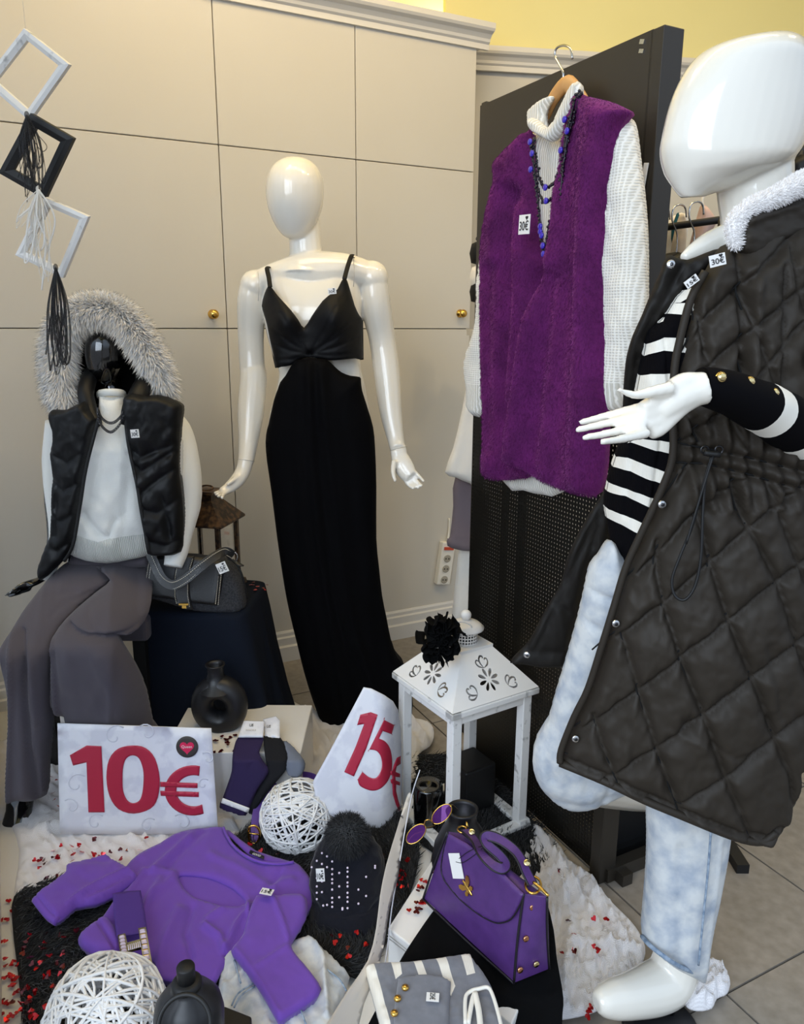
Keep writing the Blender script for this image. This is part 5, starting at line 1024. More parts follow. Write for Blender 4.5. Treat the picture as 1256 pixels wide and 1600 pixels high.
glyph('euro_sign', [(626,1180),(620,1183),(615,1195),(613,1203),(610,1204),(610,1209),(613,1210),(613,1216),(610,1217),(611,1222),(613,1223),(614,1240),(619,1256),(624,1267),(626,1262),(622,1248),(619,1235),(619,1224),(625,1226),(625,1221),(618,1218),(618,1212),(625,1213),(625,1208),(618,1205),(620,1196),(626,1192)], g15, .004, 'ink_red', sg2)
sg3 = thing('curled_sign', 'curled price card seen edge-on, running down from the white lantern leg', 'sign')
sheet('card', [(640,1238),(646,1250),(643,1262),(630,1310),(622,1370),(608,1420),(600,1475),(586,1525),(568,1570),(545,1640),(490,1640),(520,1585),(545,1545),(575,1500),(588,1450),(594,1400),(604,1350),(622,1290),(634,1250)], YF(lambda a, b: np.interp(b, [1240,1640], [1.44,1.02])+(a-590)*.0012), 'paper_back', sg3, 5, 2, edge=.001, nrm=(-.6,-1,0), creases=[([(610,1380),(590,1480),(550,1560)],6,-.006)])
mk('second_sheet', *tubeg([atY(a, b, Y) for a, b, Y in ((656,1203,1.5),(644,1240,1.47),(634,1290,1.42),(624,1350,1.37),(612,1420,1.3),(606,1475,1.24),(598,1530,1.17))], .004, 8, sub=4, flat=.3, up=(1,0,0)), 'paper', sg3)
# ================================================================ SOCKS
def socksurf(b0=0): return YF(lambda a, b: np.interp(b, [1120,1150,1185,1290], [1.90,1.84,1.775,1.745])-b0)
s1_ = thing('sock_pair', 'dark purple socks with glitter band and white header card on the white box', 'socks')
sheet('sock', [(373,1150),(390,1152),(411,1151),(410,1162),(405,1176),(410,1188),(416,1196),(420,1202),(418,1210),(410,1222),(402,1234),(394,1253),(384,1274),(364,1269),(343,1261),(348,1246),(356,1224),(362,1205),(363,1188),(365,1170)], socksurf(.012), ['navy_sock'], s1_, 3, 2, front=.012, R=8, creases=[([(405,1176),(392,1195)],4,-.003)])
sheet('glitter_band', [(348,1247),(390,1263),(388,1270),(345,1254)], socksurf(.028), 'white_distressed', s1_, 2.5, 0, edge=.001)
cd = sheet('header_card', [(381,1126),(413,1127),(411,1152),(372,1152)], socksurf(.02), 'paper', s1_, 4, 0, edge=.001)
def small_text(s, px, py, surf, w_, m, parent, h=None, rot=0, nm='lettering'):
    p, X, Y, Nn, k = basis(px, py, surf, rot); text_on(nm, s, p+Nn*.0022, X, Y, w_*k, m, parent, .0, h*k if h else None)
small_text('US', 393, 1134, socksurf(.02), 6, 'ink_black', cd, 5); small_text('SOCKS', 392, 1142, socksurf(.02), 16, 'seam', cd, 3)
s2_ = thing('sock_pair', 'black socks with grey heel and white header card behind the purple socks', 'socks')
sheet('sock', [(412,1150),(425,1154),(438,1153),(446,1168),(450,1185),(448,1200),(438,1214),(420,1235),(406,1255),(396,1272),(386,1266),(392,1248),(402,1234),(416,1210),(418,1202),(414,1180)], socksurf(.004), 'sock_black', s2_, 3, 2, front=.012, R=8)
sheet('grey_heel', [(442,1158),(452,1162),(462,1172),(472,1184),(477,1194),(474,1206),(466,1214),(450,1210),(446,1195),(447,1175)], socksurf(.0), 'sock_grey', s2_, 3, 2, front=.014, R=8, label='grey heel panel')
cd = sheet('header_card', [(411,1124),(431,1119),(437,1126),(437,1153),(414,1151)], socksurf(.004), 'paper', s2_, 4, 0, edge=.001); small_text('US', 420, 1136, socksurf(.004), 6, 'ink_black', cd, 5)
# ================================================================ WICKER BALLS
def wball(c, r, n, lab, seed):
    g = np.random.default_rng(seed); t = thing('wicker_ball', lab, 'ball'); parts = []
    for i in range(n):
        ax = nz(g.normal(size=3)); u = nz(np.cross(ax, g.normal(size=3))); w_ = np.cross(ax, u); off = g.normal(0, .28); rr = math.sqrt(max(.05, 1-min(abs(off), .9)**2)); R_ = r*g.uniform(.93, 1.0)
        a0 = g.uniform(0, 6); P = [np.array(c)+ (ax*off + (u*math.cos(a)+w_*math.sin(a))*rr)*R_*(1+.02*math.sin(3*a+i)) for a in np.linspace(a0, a0+2*math.pi, 26, endpoint=False)]
        parts.append(tubeg(P, g.uniform(.0019,.0031)*r/.095, 6, True))
    mk('woven_canes', *join(parts), 'wicker', t, kind='stuff'); return t
wball(atZ(465,1276,.094), .0925, 74, 'white woven cane ball with the purple belt around it', 3)
wball(atZ(165,1592,.11), .104, 66, 'white woven cane ball at the bottom left edge on the fur rug', 5)
# purple belt around the ball
pb_ = thing('belt', 'narrow purple belt with gold buckle curled round the wicker ball', 'belt')
bt_p = [(503,1222,1.80),(485,1213,1.82),(462,1211,1.82),(440,1216,1.81),(420,1230,1.79),(406,1250,1.76),(400,1272,1.73),(398,1295,1.70),(400,1318,1.67),(404,1328,1.66)]
strap('strap', [atY(*q) for q in bt_p], .019, .003, 'purple_belt', pb_, (.2,-1,.2))
bk = [(388,1300),(390,1292),(397,1290),(403,1294),(406,1302),(404,1312),(398,1318),(390,1314)]
mk('buckle', *tubeg([atY(a, b, 1.665) for a, b in bk], .0028, 8, True, sub=4), 'gold', pb_, label='gold buckle'); mk('buckle_pin', *tubeg([atY(389,1302,1.66), atY(405,1304,1.66)], .0018, 6), 'gold', pb_)
# ================================================================ BEANIE
bn = thing('beanie', 'black knitted beanie with fur pompom and rhinestone rows', 'hat')
bc_ = atZ(541,1436,.035); hw = 57*1.72/F
prf = [(.0,.0),(.96,.0),(1.0,.012),(1.02,.03),(.99,.052),(.93,.058),(.98,.075),(1.03,.10),(1.0,.135),(.9,.165),(.72,.19),(.45,.208),(.0,.215)]
pr = cat_rom(np.array(prf), 4); n = 72; V = []; Fc = []
for j, (r, h) in enumerate(pr):
    for k in range(n):
        a = 2*math.pi*k/n; rib = .03*math.cos(a*30) if h < .054 else .028*math.cos(a*10+3.2*math.sin(h*70))+.015*math.sin(h*180)*math.cos(a*10)
        rr = max(0, r*(1+rib))*hw; V.append(bc_+np.array([rr*math.cos(a), rr*.8*math.sin(a)+h*.45, h*.68]))
for j in range(len(pr)-1):
    for k in range(n): Fc.append((j*n+k, j*n+(k+1)%n, (j+1)*n+(k+1)%n, (j+1)*n+k))
mk('knit_body', V, Fc, 'hat_knit', bn)
pc = atY(542,1304,bc_[1]+.06); pm = mk('pompom', *ball(pc, .032, 20, 14), 'rug_base', bn, label='black fur pompom'); p_, n_ = samp(pm, 6000); strands('pompom_hair', p_, n_, .028, .0008, 'fur_black', pm, jit=.4)
prt = []
for x0_, ys_ in ((495,(1345,1360,1372,1385,1395,1405)),(519,(1346,1358,1366,1374,1380,1390,1403,1410,1417)),(543,(1356,1362,1370,1379,1385,1395,1402,1409,1419)),(503,(1333,1350,1377,1394)),(530,(1364,1385,1402)),(511,(1338,1355,1414)),(535,(1419,1421)),(586,(1353,1356)),(487,(1355,1368,1380)),(505,(1376,1415)),(560,(1390,1412)),(572,(1370,1400))):
    for y_ in ys_:
        h_ = .215*(1440-y_)/(1440-1318)
        for it in range(1):
            xo = (x0_-541)/57.; 
            if abs(xo) > .97: xo = math.copysign(.95, xo)
            s_ = bc_[1]-hw*.8*math.sqrt(1-xo*xo)*np.interp(h_, [0,.1,.14,.17,.2], [1,1.03,1,.9,.7])+h_*.45-.003
            prt.append(ball(atY(x0_, y_, s_), .0026, 8, 5))
mk('rhinestones', *join(prt), 'crystal', bn, kind='stuff')
price_tag(501, 1364, YY(bc_[1]-.055), 13, 23, '10€', bn, 2)
# ================================================================ PURPLE TOP, WIDE BELT, JEANS ON THE RUG
pt = thing('cropped_top', 'purple long sleeved jersey top with keyhole front spread on the rug', 'top')
zt = .07
BD = [(250,1318),(272,1304),(296,1297),(322,1294),(349,1293),(354,1306),(364,1323),(383,1338),(405,1347),(435,1350),(459,1347),(475,1360),(486,1376),(490,1392),(491,1406),(470,1440),(430,1470),(390,1488),(351,1494),(354,1502),(346,1518),(331,1538),(290,1536),(254,1531),(244,1512),(237,1499),(200,1494),(160,1494),(140,1487),(125,1477),(122,1470),(126,1460),(142,1446),(160,1434),(175,1412),(187,1397),(205,1380),(190,1368),(205,1345),(225,1330)]
KH = [(279,1370),(295,1368),(321,1371),(345,1379),(368,1392),(385,1411),(370,1418),(354,1419),(338,1414),(321,1409),(305,1404),(292,1395),(284,1384)]
cr_ = [([(368,1392),(386,1412),(390,1440),(386,1455)],3,.014),([(385,1411),(352,1422),(322,1440)],4,.008),([(225,1365),(205,1395),(190,1420)],4,.008),([(279,1370),(255,1364),(228,1364)],3,.006),([(276,1372),(240,1400),(215,1440)],5,.007),([(320,1450),(345,1470),(350,1492)],5,.012),([(280,1425),(260,1470),(250,1500)],7,.008),([(395,1440),(425,1405)],4,.012),([(300,1310),(265,1340),(240,1362)],5,.010),([(320,1300),(285,1330),(262,1358)],5,-.006),([(395,1420),(370,1450),(352,1490)],4,.012),([(300,1420),(290,1460),(300,1500)],5,-.008),([(250,1380),(232,1410),(225,1450)],5,.008),([(440,1365),(420,1390),(410,1430)],5,-.007),([(330,1340),(380,1362),(430,1395)],6,.006),([(410,1395),(455,1380)],6,.006),([(420,1360),(470,1368)],4,.003)]
sheet('body', BD, ZZ(zt), 'purple_jersey', pt, 4, 2, holes=[KH], front=.006, back=.02, R=8, nrm=(0,0,1), creases=cr_, noise=((.008,60,45),))
sheet('back_layer', [(262,1362),(330,1355),(400,1400),(390,1430),(320,1425),(270,1395)], ZZ(zt-.008), 'purple_jersey', pt, 6, 2, front=.003, nrm=(0,0,1), R=10)
sheet('neck_back', [(346,1296),(364,1312),(386,1334),(412,1349),(440,1352),(459,1348),(430,1340),(400,1330),(375,1312),(358,1298)], ZZ(zt+.004), 'purple_jersey', pt, 4, 1, front=.003, nrm=(0,0,1), R=6)
mk('neck_binding', *pline([(349,1293),(356,1309),(366,1323),(385,1338),(407,1347),(435,1350),(459,1347)], ZZ(zt+.012), 0, .0035, 8, 5, (0,0,1)), 'purple_jersey', pt)
lb = sheet('woven_label', [(391,1328),(413,1338),(412,1343),(389,1333)], ZZ(zt+.016), 'ink_black', pt, 4, 0, edge=.0008, nrm=(0,0,1), label='small black woven neck label'); 
p_, X_, Y_, N_, k_ = basis(401, 1336, ZZ(zt+.018)); c_, s_ = math.cos(-.43), math.sin(-.43); text_on('lettering', 'GOOD', p_, X_*c_+Y_*s_, Y_*c_-X_*s_, .022, 'white_lacquer', lb, 0, .006)
LS = [(55,1404),(75,1387),(103,1366),(104,1353),(130,1348),(160,1340),(166,1338),(176,1346),(205,1362),(215,1372),(200,1385),(175,1402),(150,1413),(120,1418),(106,1430),(91,1441),(84,1438),(75,1430),(64,1417)]
sheet('sleeve', LS, ZZ(zt+.01), 'purple_jersey', pt, 3.5, 2, front=.016, back=.016, R=9, nrm=(0,0,1), creases=[([(108,1420),(150,1392),(205,1366)],3,.008),([(120,1415),(165,1396),(205,1374)],2.5,-.008),([(104,1354),(170,1352)],5,-.004)], noise=((.004,26,18),))
mk('cuff_hem', *pline([(56,1405),(66,1418),(78,1432),(90,1440)], ZZ(zt+.012), 0, .009, 10, 4, (0,0,1)), 'purple_jersey', pt)
sheet('sleeve', [(124,1464),(140,1450),(158,1437),(172,1440),(190,1470),(185,1490),(160,1494),(140,1488),(126,1478)], ZZ(zt+.01), 'purple_jersey', pt, 3.5, 2, front=.016, R=12, nrm=(0,0,1), creases=[([(150,1444),(168,1470),(180,1488)],3,-.008)])
RS = [(400,1402),(427,1401),(452,1399),(474,1400),(480,1412),(478,1436),(462,1462),(455,1478),(462,1492),(475,1507),(490,1526),(502,1546),(490,1562),(470,1575),(450,1588),(437,1595),(428,1586),(415,1562),(395,1532),(372,1502),(361,1487),(370,1474),(380,1460),(388,1432)]
sheet('sleeve', RS, ZZ(zt+.022), 'purple_jersey', pt, 4, 2, front=.009, back=.02, R=9, nrm=(0,0,1), creases=[([(364,1488),(390,1520),(432,1588)],5,.007),([(400,1516),(425,1500),(455,1480)],3,.005),([(425,1403),(440,1440),(452,1476)],3,.007),([(400,1405),(384,1450)],4,.008)], noise=((.004,40,30),))
price_tag(417, 1397, ZZ(zt+.045), 20, 13, '15€', pt, -14)
wbt = thing('wide_belt', 'wide purple elastic belt with crystal buckle lying on the purple top', 'belt')
sheet('band', [(176,1397),(198,1393),(220,1392),(226,1425),(231,1457),(205,1461),(182,1464),(178,1430)], ZZ(zt+.036), 'purple_dark', wbt, 4, 0, front=.002, nrm=(0,0,1))
bzz = zt+.045
def hbar(q, nm):
    o = sheet(nm, q, ZZ(bzz), 'gold_pale', wbt, 5, 0, edge=.003, nrm=(0,0,1), flatshade=True); q = np.array(q, float); L1, L2 = (q[0]+q[1])/2, (q[2]+q[3])/2
    pr_ = []
    for i in range(7):
        t_ = (i+.5)/7; c = L1+(L2-L1)*t_; d = (L2-L1)/7*.62; sd = (q[1]-q[0])*.5*.72; w4 = [c-d/2-sd, c-d/2+sd, c+d/2+sd, c+d/2-sd]; P4 = ZZ(bzz+.004)(np.array([w[0] for w in w4]), np.array([w[1] for w in w4])); cc_ = P4.mean(0)
        pr_.append((np.vstack([P4, cc_+(P4-cc_)*.6+np.array([0,0,.003])]), [(0,1,5,4),(1,2,6,5),(2,3,7,6),(3,0,4,7),(4,5,6,7)]))
    mk('crystals', *join(pr_), 'crystal', o, False)
hbar([(184,1463),(196,1460),(203,1498),(189,1499)], 'buckle_bar'); hbar([(216,1452),(228,1450),(238,1507),(225,1510)], 'buckle_bar')
hbar([(198,1475),(200,1487),(222,1481),(219,1469)], 'buckle_bar')
fj = thing('folded_jeans', 'pale blue folded denim jeans under the purple sleeve at the bottom', 'jeans')
sheet('trouser_leg', [(345,1505),(360,1492),(400,1490),(430,1480),(483,1468),(495,1480),(520,1500),(546,1527),(540,1550),(528,1575),(515,1640),(340,1640),(338,1580)], ZZ(.055), 'denim', fj, 4, 1, front=.02, back=.02, R=14, nrm=(0,0,1), creases=[([(483,1470),(505,1510),(512,1600)],4,.012),([(492,1478),(520,1500),(545,1528)],4,.01),([(350,1560),(385,1530),(400,1528)],4,.008),([(345,1500),(352,1540)],3,-.008)], noise=((.01,22,22),))
for L in ([(362,1571),(372,1552),(396,1536)], [(366,1574),(376,1556),(398,1541)], [(505,1510),(530,1530),(541,1548)], [(366,1500),(376,1536)], [(470,1578),(478,1600)]): mk('seam', *pline(L, ZZ(.084), 0, .0018, 6, 4, (0,0,1)), 'denim_dark', fj)
# ================================================================ BLACK BOTTLE IN FRONT
bb = thing('ring_bottle', 'matt black bottle with ring handle and stopper at the bottom edge', 'bottle'); tp_ = atY(292,1540,1.02)
cx_, cy_, zt_ = tp_[0], tp_[1], tp_[2]
mk('body', *lathe([(0,-.12),(.045,-.12),(.052,-.115),(.055,-.09),(.056,-.055),(.052,-.034),(.041,-.018),(.027,-.008),(.0215,.002),(.023,.006),(0,.006)], (cx_,cy_,zt_), 48), 'ceramic_black', bb)
mk('stopper', *lathe([(0,.006),(.0145,.006),(.0145,.036),(.0135,.038),(0,.038)], (cx_,cy_,zt_), 32), 'matte_black', bb, label='round black stopper')
mk('neck_collar', *lathe([(.0,-.004),(.021,-.004),(.024,0),(.024,.007),(.019,.011),(0,.011)], (cx_,cy_,zt_), 32), 'matte_black', bb)
mk('ring_handle', *tubeg([np.array([cx_+.012+.040*math.cos(a), cy_-.040-.022*(1-math.sin(a)), zt_-.012+.036*math.sin(a)]) for a in np.linspace(0, 2*math.pi, 40, endpoint=False)], .0038, 10, True), 'matte_black', bb)
# ================================================================ WHITE LANTERN
wl = thing('lantern', 'tall white wooden lantern with flower cut-out roof beside the black panel', 'lantern'); wc = (.160,1.795); wr = math.radians(32.3); aX = np.array([math.cos(wr),math.sin(wr),0]); aY = np.array([-math.sin(wr),math.cos(wr),0])
def wloc(x, y, z): return np.array([wc[0],wc[1],0])+aX*x+aY*y+np.array([0,0,z])
for i, j in ((0,-1),(0,1),(-1,0),(1,0)):
    bev(mk('base_rail', *box(wloc(i*.115, j*.115, .025), .26 if j else .03, .03 if j else .26, .035, aX, aY), 'white_distressed', wl, False), .003)
    bev(mk('top_rail', *box(wloc(i*.108, j*.108, .395), .235 if j else .022, .022 if j else .235, .028, aX, aY), 'white_distressed', wl, False), .002)
for i in (-1,1):
    for j in (-1,1):
        bev(mk('post', *box(wloc(i*.108, j*.108, .215), .026, .026, .37, aX, aY), 'white_distressed', wl, False), .002)
        frustum(wloc(i*.112, j*.112, 0)[:2], .05, .03, .0, .05, wr, 'white_distressed', 'foot', wl)
for i, j in ((0,-1),(0,1),(-1,0),(1,0)): bev(mk('eave', *box(wloc(i*.119, j*.119, .4145), .268 if j else .03, .03 if j else .268, .016, aX, aY), 'white_distressed', wl, False), .003)
def petal(cx_, cy_, a, r0, r1, w_): 
    c, s = math.cos(a), math.sin(a); P = []
    for t_, k in ((0,.0),(.25,.7),(.6,1),(.88,.75),(1,0),(.88,-.75),(.6,-1),(.25,-.7)): r = r0+(r1-r0)*t_; P.append((cx_+r*c-k*w_*s, cy_+r*s+k*w_*c))
    return P
def curl(cx_, cy_, a, s_, fl):
    pts = [(0,0),(.25,.12*fl),(.55,.2*fl),(.85,.12*fl),(1.0,-.08*fl),(.92,-.25*fl),(.78,-.22*fl)]; wds = [.02,.07,.09,.09,.085,.08,.07]; Q = np.array(pts)*s_; T = nz(np.gradient(Q, axis=0)); Nn = np.stack([-T[:,1],T[:,0]],1); w_ = np.array(wds)[:,None]*s_
    P = np.vstack([Q+Nn*w_, (Q-Nn*w_)[::-1]]); c, s = math.cos(a), math.sin(a); return [(cx_+x*c-y*s, cy_+x*s+y*c) for x, y in P]
z0_, z1_, h0, h1 = .424, .522, .131, .046
sl = math.hypot(z1_-z0_, h0-h1)
for q in range(4):
    a = wr+q*math.pi/2; ux = np.array([math.cos(a),math.sin(a),0]); out = np.array([math.sin(a),-math.cos(a),0]); C0_ = np.array([wc[0],wc[1],z0_])+out*h0; up_ = nz(-out*(h0-h1)+np.array([0,0,z1_-z0_])); nm_ = nz(np.cross(ux, up_))
    surf = lambda x, y, C0_=C0_, ux=ux, up_=up_: C0_+np.asarray(x)[:,None]*ux+np.asarray(y)[:,None]*up_
    holes = [petal(0, .052, k*math.pi/4+.2, .007, .030, .0045) for k in range(8)]
    for cx_, cy_, aa in ((-.052,.028,2.6),(.052,.028,.55),(0,.088,1.57)):
        for dd, fl in ((-.75,-1),(0.02,1),(.75,1)): holes.append(curl(cx_-.006*math.cos(aa), cy_-.006*math.sin(aa), aa+dd, .03 if dd < .5 and dd > -.5 else .026, fl))
    sheet('roof_panel', [(-h0,0),(h0,0),(h1,sl),(-h1,sl)], surf, 'white_lacquer', wl, .008, 0, holes=holes, edge=.0011, nrm=nm_, flatshade=True)
frustum(wc, .098, .098, .521, .528, wr, 'white_lacquer', 'cap_plate', wl)
m = mat('perforated_white', '#e9e6e1', .4); t = m.node_tree; b = t.nodes['Principled BSDF']; tcn = t.nodes.new('ShaderNodeTexCoord'); fr = t.nodes.new('ShaderNodeVectorMath'); fr.operation = 'FRACTION'; sb = t.nodes.new('ShaderNodeVectorMath'); sb.operation = 'SUBTRACT'; sb.inputs[1].default_value = (.5,.5,0); ln = t.nodes.new('ShaderNodeVectorMath'); ln.operation = 'LENGTH'; gt = t.nodes.new('ShaderNodeMath'); gt.operation = 'GREATER_THAN'; gt.inputs[1].default_value = .33
for a, c in ((tcn.outputs['UV'], fr.inputs[0]), (fr.outputs[0], sb.inputs[0]), (sb.outputs[0], ln.inputs[0]), (ln.outputs[1], gt.inputs[0]), (gt.outputs[0], b.inputs['Alpha'])): t.links.new(a, c)
V = []; uv = []; n = 72; f = []
for j, (r, z) in enumerate(((.030,.528),(.031,.552),(.032,.562))):
    for k in range(n+1): a = 2*math.pi*k/n; V.append((wc[0]+r*math.cos(a), wc[1]+r*math.sin(a), z)); uv.append((k/n*26, (z-.528)/.0082))
for j in range(2):
    for k in range(n): f.append((j*(n+1)+k, j*(n+1)+k+1, (j+1)*(n+1)+k+1, (j+1)*(n+1)+k))
mk('perforated_chimney', V, f, 'perforated_white', wl, True, uv=np.array(uv))
mk('chimney_shadow', *lathe([(.022,.528),(.022,.56)], (wc[0],wc[1],0), 20), 'shade_and_thread_black', wl)  # added black tube, stands in for the shade behind the chimney holes
mk('chimney_cap', *lathe([(0,.56),(.045,.562),(.046,.566),(.034,.577),(.016,.584),(0,.586)], (wc[0],wc[1],0), 40), 'white_lacquer', wl)
mk('finial', *ball((wc[0],wc[1],.597), .0135, 20, 14), 'white_lacquer', wl)
mk('loop_handle', *tubeg([np.array([wc[0]-.018*1+.03*math.cos(a)*1, wc[1]-.03-.01*math.sin(a), .575+.02*math.sin(a)]) for a in np.linspace(0, 2*math.pi, 24, endpoint=False)], .0022, 8, True), 'white_lacquer', wl)
cn = tag(mk('candle', *lathe([(0,.03),(.036,.03),(.038,.036),(.038,.14),(.036,.146),(.022,.14),(0,.136)], atZ(668,1292,.02)*[1,1,0], 32), 'plastic_black'), 'glossy black candle inside the white lantern', 'candle')
tag(bev(mk('black_cube', *box(wloc(.05,.03,.10), .1, .1, .13, aX, aY), 'matte_black', None, False), .006), 'black cube block inside the white lantern beside the candle', 'block')
# black fabric rose lying on the roof
rs = thing('fabric_rose', 'black fabric rose lying against the white lantern roof', 'flower'); rc = atY(688,1000,1.68)
for k in range(30):
    a = k*2.4; rr = .003+.00155*k; tx = nz([math.cos(a),.35,math.sin(a)*1.3]); c = rc+np.array([.0,.0,0])+nz([math.cos(a)*.55+.12*math.sin(a),.2,math.sin(a)*1.25-.25*math.cos(a)])*rr; s_ = .019+.0004*k
    U_ = nz(np.cross(tx, (0,1,.2))); Wn = nz(tx*.9+np.array([0,-.7+.02*k,0])); g = []
    for i in range(9):
        for j in range(9):
            u, v2 = (i-4)/4, (j-4)/4; q = 1-.25*v2*v2; g.append(c+U_*u*s_*q*.9+nz(np.cross(U_, Wn))*v2*s_*.9+Wn*(.010*u*u+.005*math.sin(6*u+k)+.005*v2*v2*math.sin(k+3*u)))
    pe = mk('petal', g, [(i*9+j, i*9+j+1, (i+1)*9+j+1, (i+1)*9+j) for i in range(8) for j in range(8)], 'black_cloth', rs); sdf = pe.modifiers.new('s', 'SOLIDIFY'); sdf.thickness = .0008
# ================================================================ BLACK VASE, SUNGLASSES, PURPLE HANDBAG
vs = thing('vase', 'matt black bottle neck vase behind the purple handbag', 'vase'); vb = atZ(712,1380,.15)
mk('body', *lathe([(0,0),(.048,0),(.058,.01),(.063,.04),(.058,.08),(.044,.115),(.032,.135),(.029,.150),(.032,.163),(.0335,.168),(.029,.170),(.0255,.163),(.024,.14),(0,.135)], np.array([vb[0]+.012,vb[1]+.02,.147]), 48), 'ceramic_black', vs)
sgz = thing('sunglasses', 'round purple sunglasses with thin gold frame hung on the black vase', 'sunglasses')
for (x, y, Y, ang) in ((650,1303,1.34,-45),(690,1272,1.345,-45)):
    c = atY(x, y, Y); a = math.radians(ang); A_ = np.array([math.cos(-a),.1,math.sin(-a)])*.0245; B_ = np.array([-math.sin(-a),.35,math.cos(-a)])*.0125
    P = [c+A_*math.cos(t_)+B_*math.sin(t_) for t_ in np.linspace(0, 2*math.pi, 32, endpoint=False)]; mk('rim', *tubeg(P, .0012, 6, True), 'gold', sgz)
    mk('lens', *(np.array(P+[c]), [(i, (i+1)%32, 32) for i in range(32)]), 'glass_purple', sgz)
mk('bridge', *tubeg([atY(663,1292,1.335), atY(664,1283,1.325), atY(671,1281,1.325), atY(677,1286,1.335)], .0013, 6, sub=4), 'gold', sgz)
mk('temple', *tubeg([atY(703,1260,1.345), atY(708,1258,1.36), atY(716,1266,1.42)], .0011, 6, sub=3), 'gold', sgz); mk('temple', *tubeg([atY(637,1316,1.34), atY(650,1300,1.38), atY(680,1290,1.42)], .0011, 6, sub=3), 'gold', sgz)
hb = thing('handbag', 'purple leather handbag with gold bee emblem standing on the black cloth', 'bag')
zb, zt2 = .165, .33
A0, B0, C0_ = atZ(662,1404,zb), atZ(804,1536,zb), atZ(841,1521,zb); A1_, B1 = atZ(700,1299,zt2), atZ(819,1397,zt2); C1 = atZ(856,1402,zt2)
dp = C0_-B0; dpt = (C1-B1); D0 = A0+dp*1.5; C0_ = B0+dp*1.5; D1_ = A1_+dpt*.6; 
def hexa(name, c8, m, parent, n=14, bul=.006, r=.0):
    A, B, C, D, A2, B2, C2, D2 = [np.asarray(x, float) for x in c8]; bm = bmesh.new(); quads = [(A,B,B2,A2),(B,C,C2,B2),(C,D,D2,C2),(D,A,A2,D2),(A2,B2,C2,D2),(D,C,B,A)]
    for q in quads:
        nn = nz(np.cross(q[1]-q[0], q[3]-q[0])); vs_ = [[bm.verts.new(tuple(q[0]*(1-u)*(1-v)+q[1]*u*(1-v)+q[2]*u*v+q[3]*(1-u)*v+nn*bul*math.sin(math.pi*u)*math.sin(math.pi*v))) for u in np.linspace(0,1,n)] for v in np.linspace(0,1,n)]
        for i in range(n-1):
            for j in range(n-1): bm.faces.new((vs_[i][j],vs_[i][j+1],vs_[i+1][j+1],vs_[i+1][j]))
    bmesh.ops.remove_doubles(bm, verts=bm.verts, dist=1e-5); me = bpy.data.meshes.new(name); bm.to_mesh(me); bm.free(); me.materials.append(M[m]); o = bpy.data.objects.new(name, me); COL.objects.link(o); o.parent = parent
    return bev(o, .006, 3)
hexa('body', (A0,B0,C0_,D0,A1_,B1,C1,D1_), 'purple_leather', hb)
fn_ = nz(np.cross(B0-A0, A1_-A0)); fp = lambda a, b: atN(a, b, A0+fn_*.007, fn_); fp2 = lambda a, b: atN(a, b, A0+fn_*.0105, fn_)
sheet('front_flap', [(700,1301),(730,1318),(760,1342),(790,1368),(819,1397),(813,1412),(807,1424),(801,1433),(794,1439),(784,1442),(774,1442),(758,1435),(741,1424),(718,1405),(697,1380),(691,1368),(689,1354),(693,1328)], fp, 'purple_leather', hb, 3.5, 1, front=.003, back=0, R=6, nrm=fn_)
mk('edge_piping', *tubeg(fp2(np.array([700,693,689,691,697,718,741,758,774,784,794,801,807,813,819.]), np.array([1301,1328,1354,1368,1380,1405,1424,1435,1442,1442,1439,1433,1424,1412,1397.])), .0013, 6, sub=3), 'leather_edge', hb)
for a, b in ((A0,A1_),(B0,B1),(C0_,C1),(A0,B0)): mk('edge_piping', *tubeg([a+fn_*.002, (a+b)/2+fn_*.005, b+fn_*.002], .0022, 8, sub=4), 'leather_edge', hb)
# bee emblem
bcx, bcy = 732, 1387; p_, X_, Y_, N_, k_ = basis(bcx, bcy, fp2, 32); 
def plate(pts, m, par, nm, c=p_+N_*.003, s_=.00118, th_=.0016):
    P = np.array([c+X_*x*s_+Y_*y*s_ for x, y in pts]); n = len(P); return mk(nm, np.vstack([P, P+N_*th_]), [tuple(range(n,2*n)), tuple(range(n))[::-1]]+[(i,(i+1)%n,(i+1)%n+n,i+n) for i in range(n)], m, par, False)
be = thing('x', 'x', 'x') if False else mk('bee_emblem', *ellipsoid(p_+N_*.003, X_*.0042, N_*.0025, Y_*.0165, 14, 10), 'gold', hb, label='gold bee emblem')
rot = lambda pts, a: [(x*math.cos(a)-y*math.sin(a), x*math.sin(a)+y*math.cos(a)) for x, y in pts]
for fl in (-1,1):
    plate([(fl*x, y) for x, y in ((1,4),(8,12),(14,14),(16,10),(12,3),(3,-1))], 'gold', be, 'wing'); plate([(fl*x, y) for x, y in ((1,-1),(10,-2),(12,-6),(8,-9),(3,-6))], 'gold', be, 'wing')
    mk('antenna', *tubeg([p_+N_*.004+Y_*.012, p_+N_*.004+Y_*.017+X_*.003*fl], .0006, 5), 'gold', be)
price_tag(715, 1352, fp2, 17, 24, '', hb, 0, .004, False); mk('tag_cord', *tubeg(fp(np.array([717,728,745,760,752,735,722.]), np.array([1345,1346,1335,1322,1322,1330,1340.]))+fn_*.008, .0007, 5, sub=4), 'ink_black', hb)
sn_ = nz(np.cross(C0_-B0, B1-B0)); sp3 = lambda a, b: atN(a, b, B0+sn_*.006, sn_)
for a, b, m_ in ((831,1417,'rose_gold'),(850,1412,'gold_pale'),(821,1466,'rose_gold'),(841,1457,'gold_pale'),(812,1515,'rose_gold'),(837,1506,'gold_pale')):
    mk('stud', *disc(sp3(np.array([a*1.]), np.array([b*1.]))[0], sn_, .0058, .0035, 20), m_, hb, label='round gold stud')
topn = np.array([0,-.35,1.])
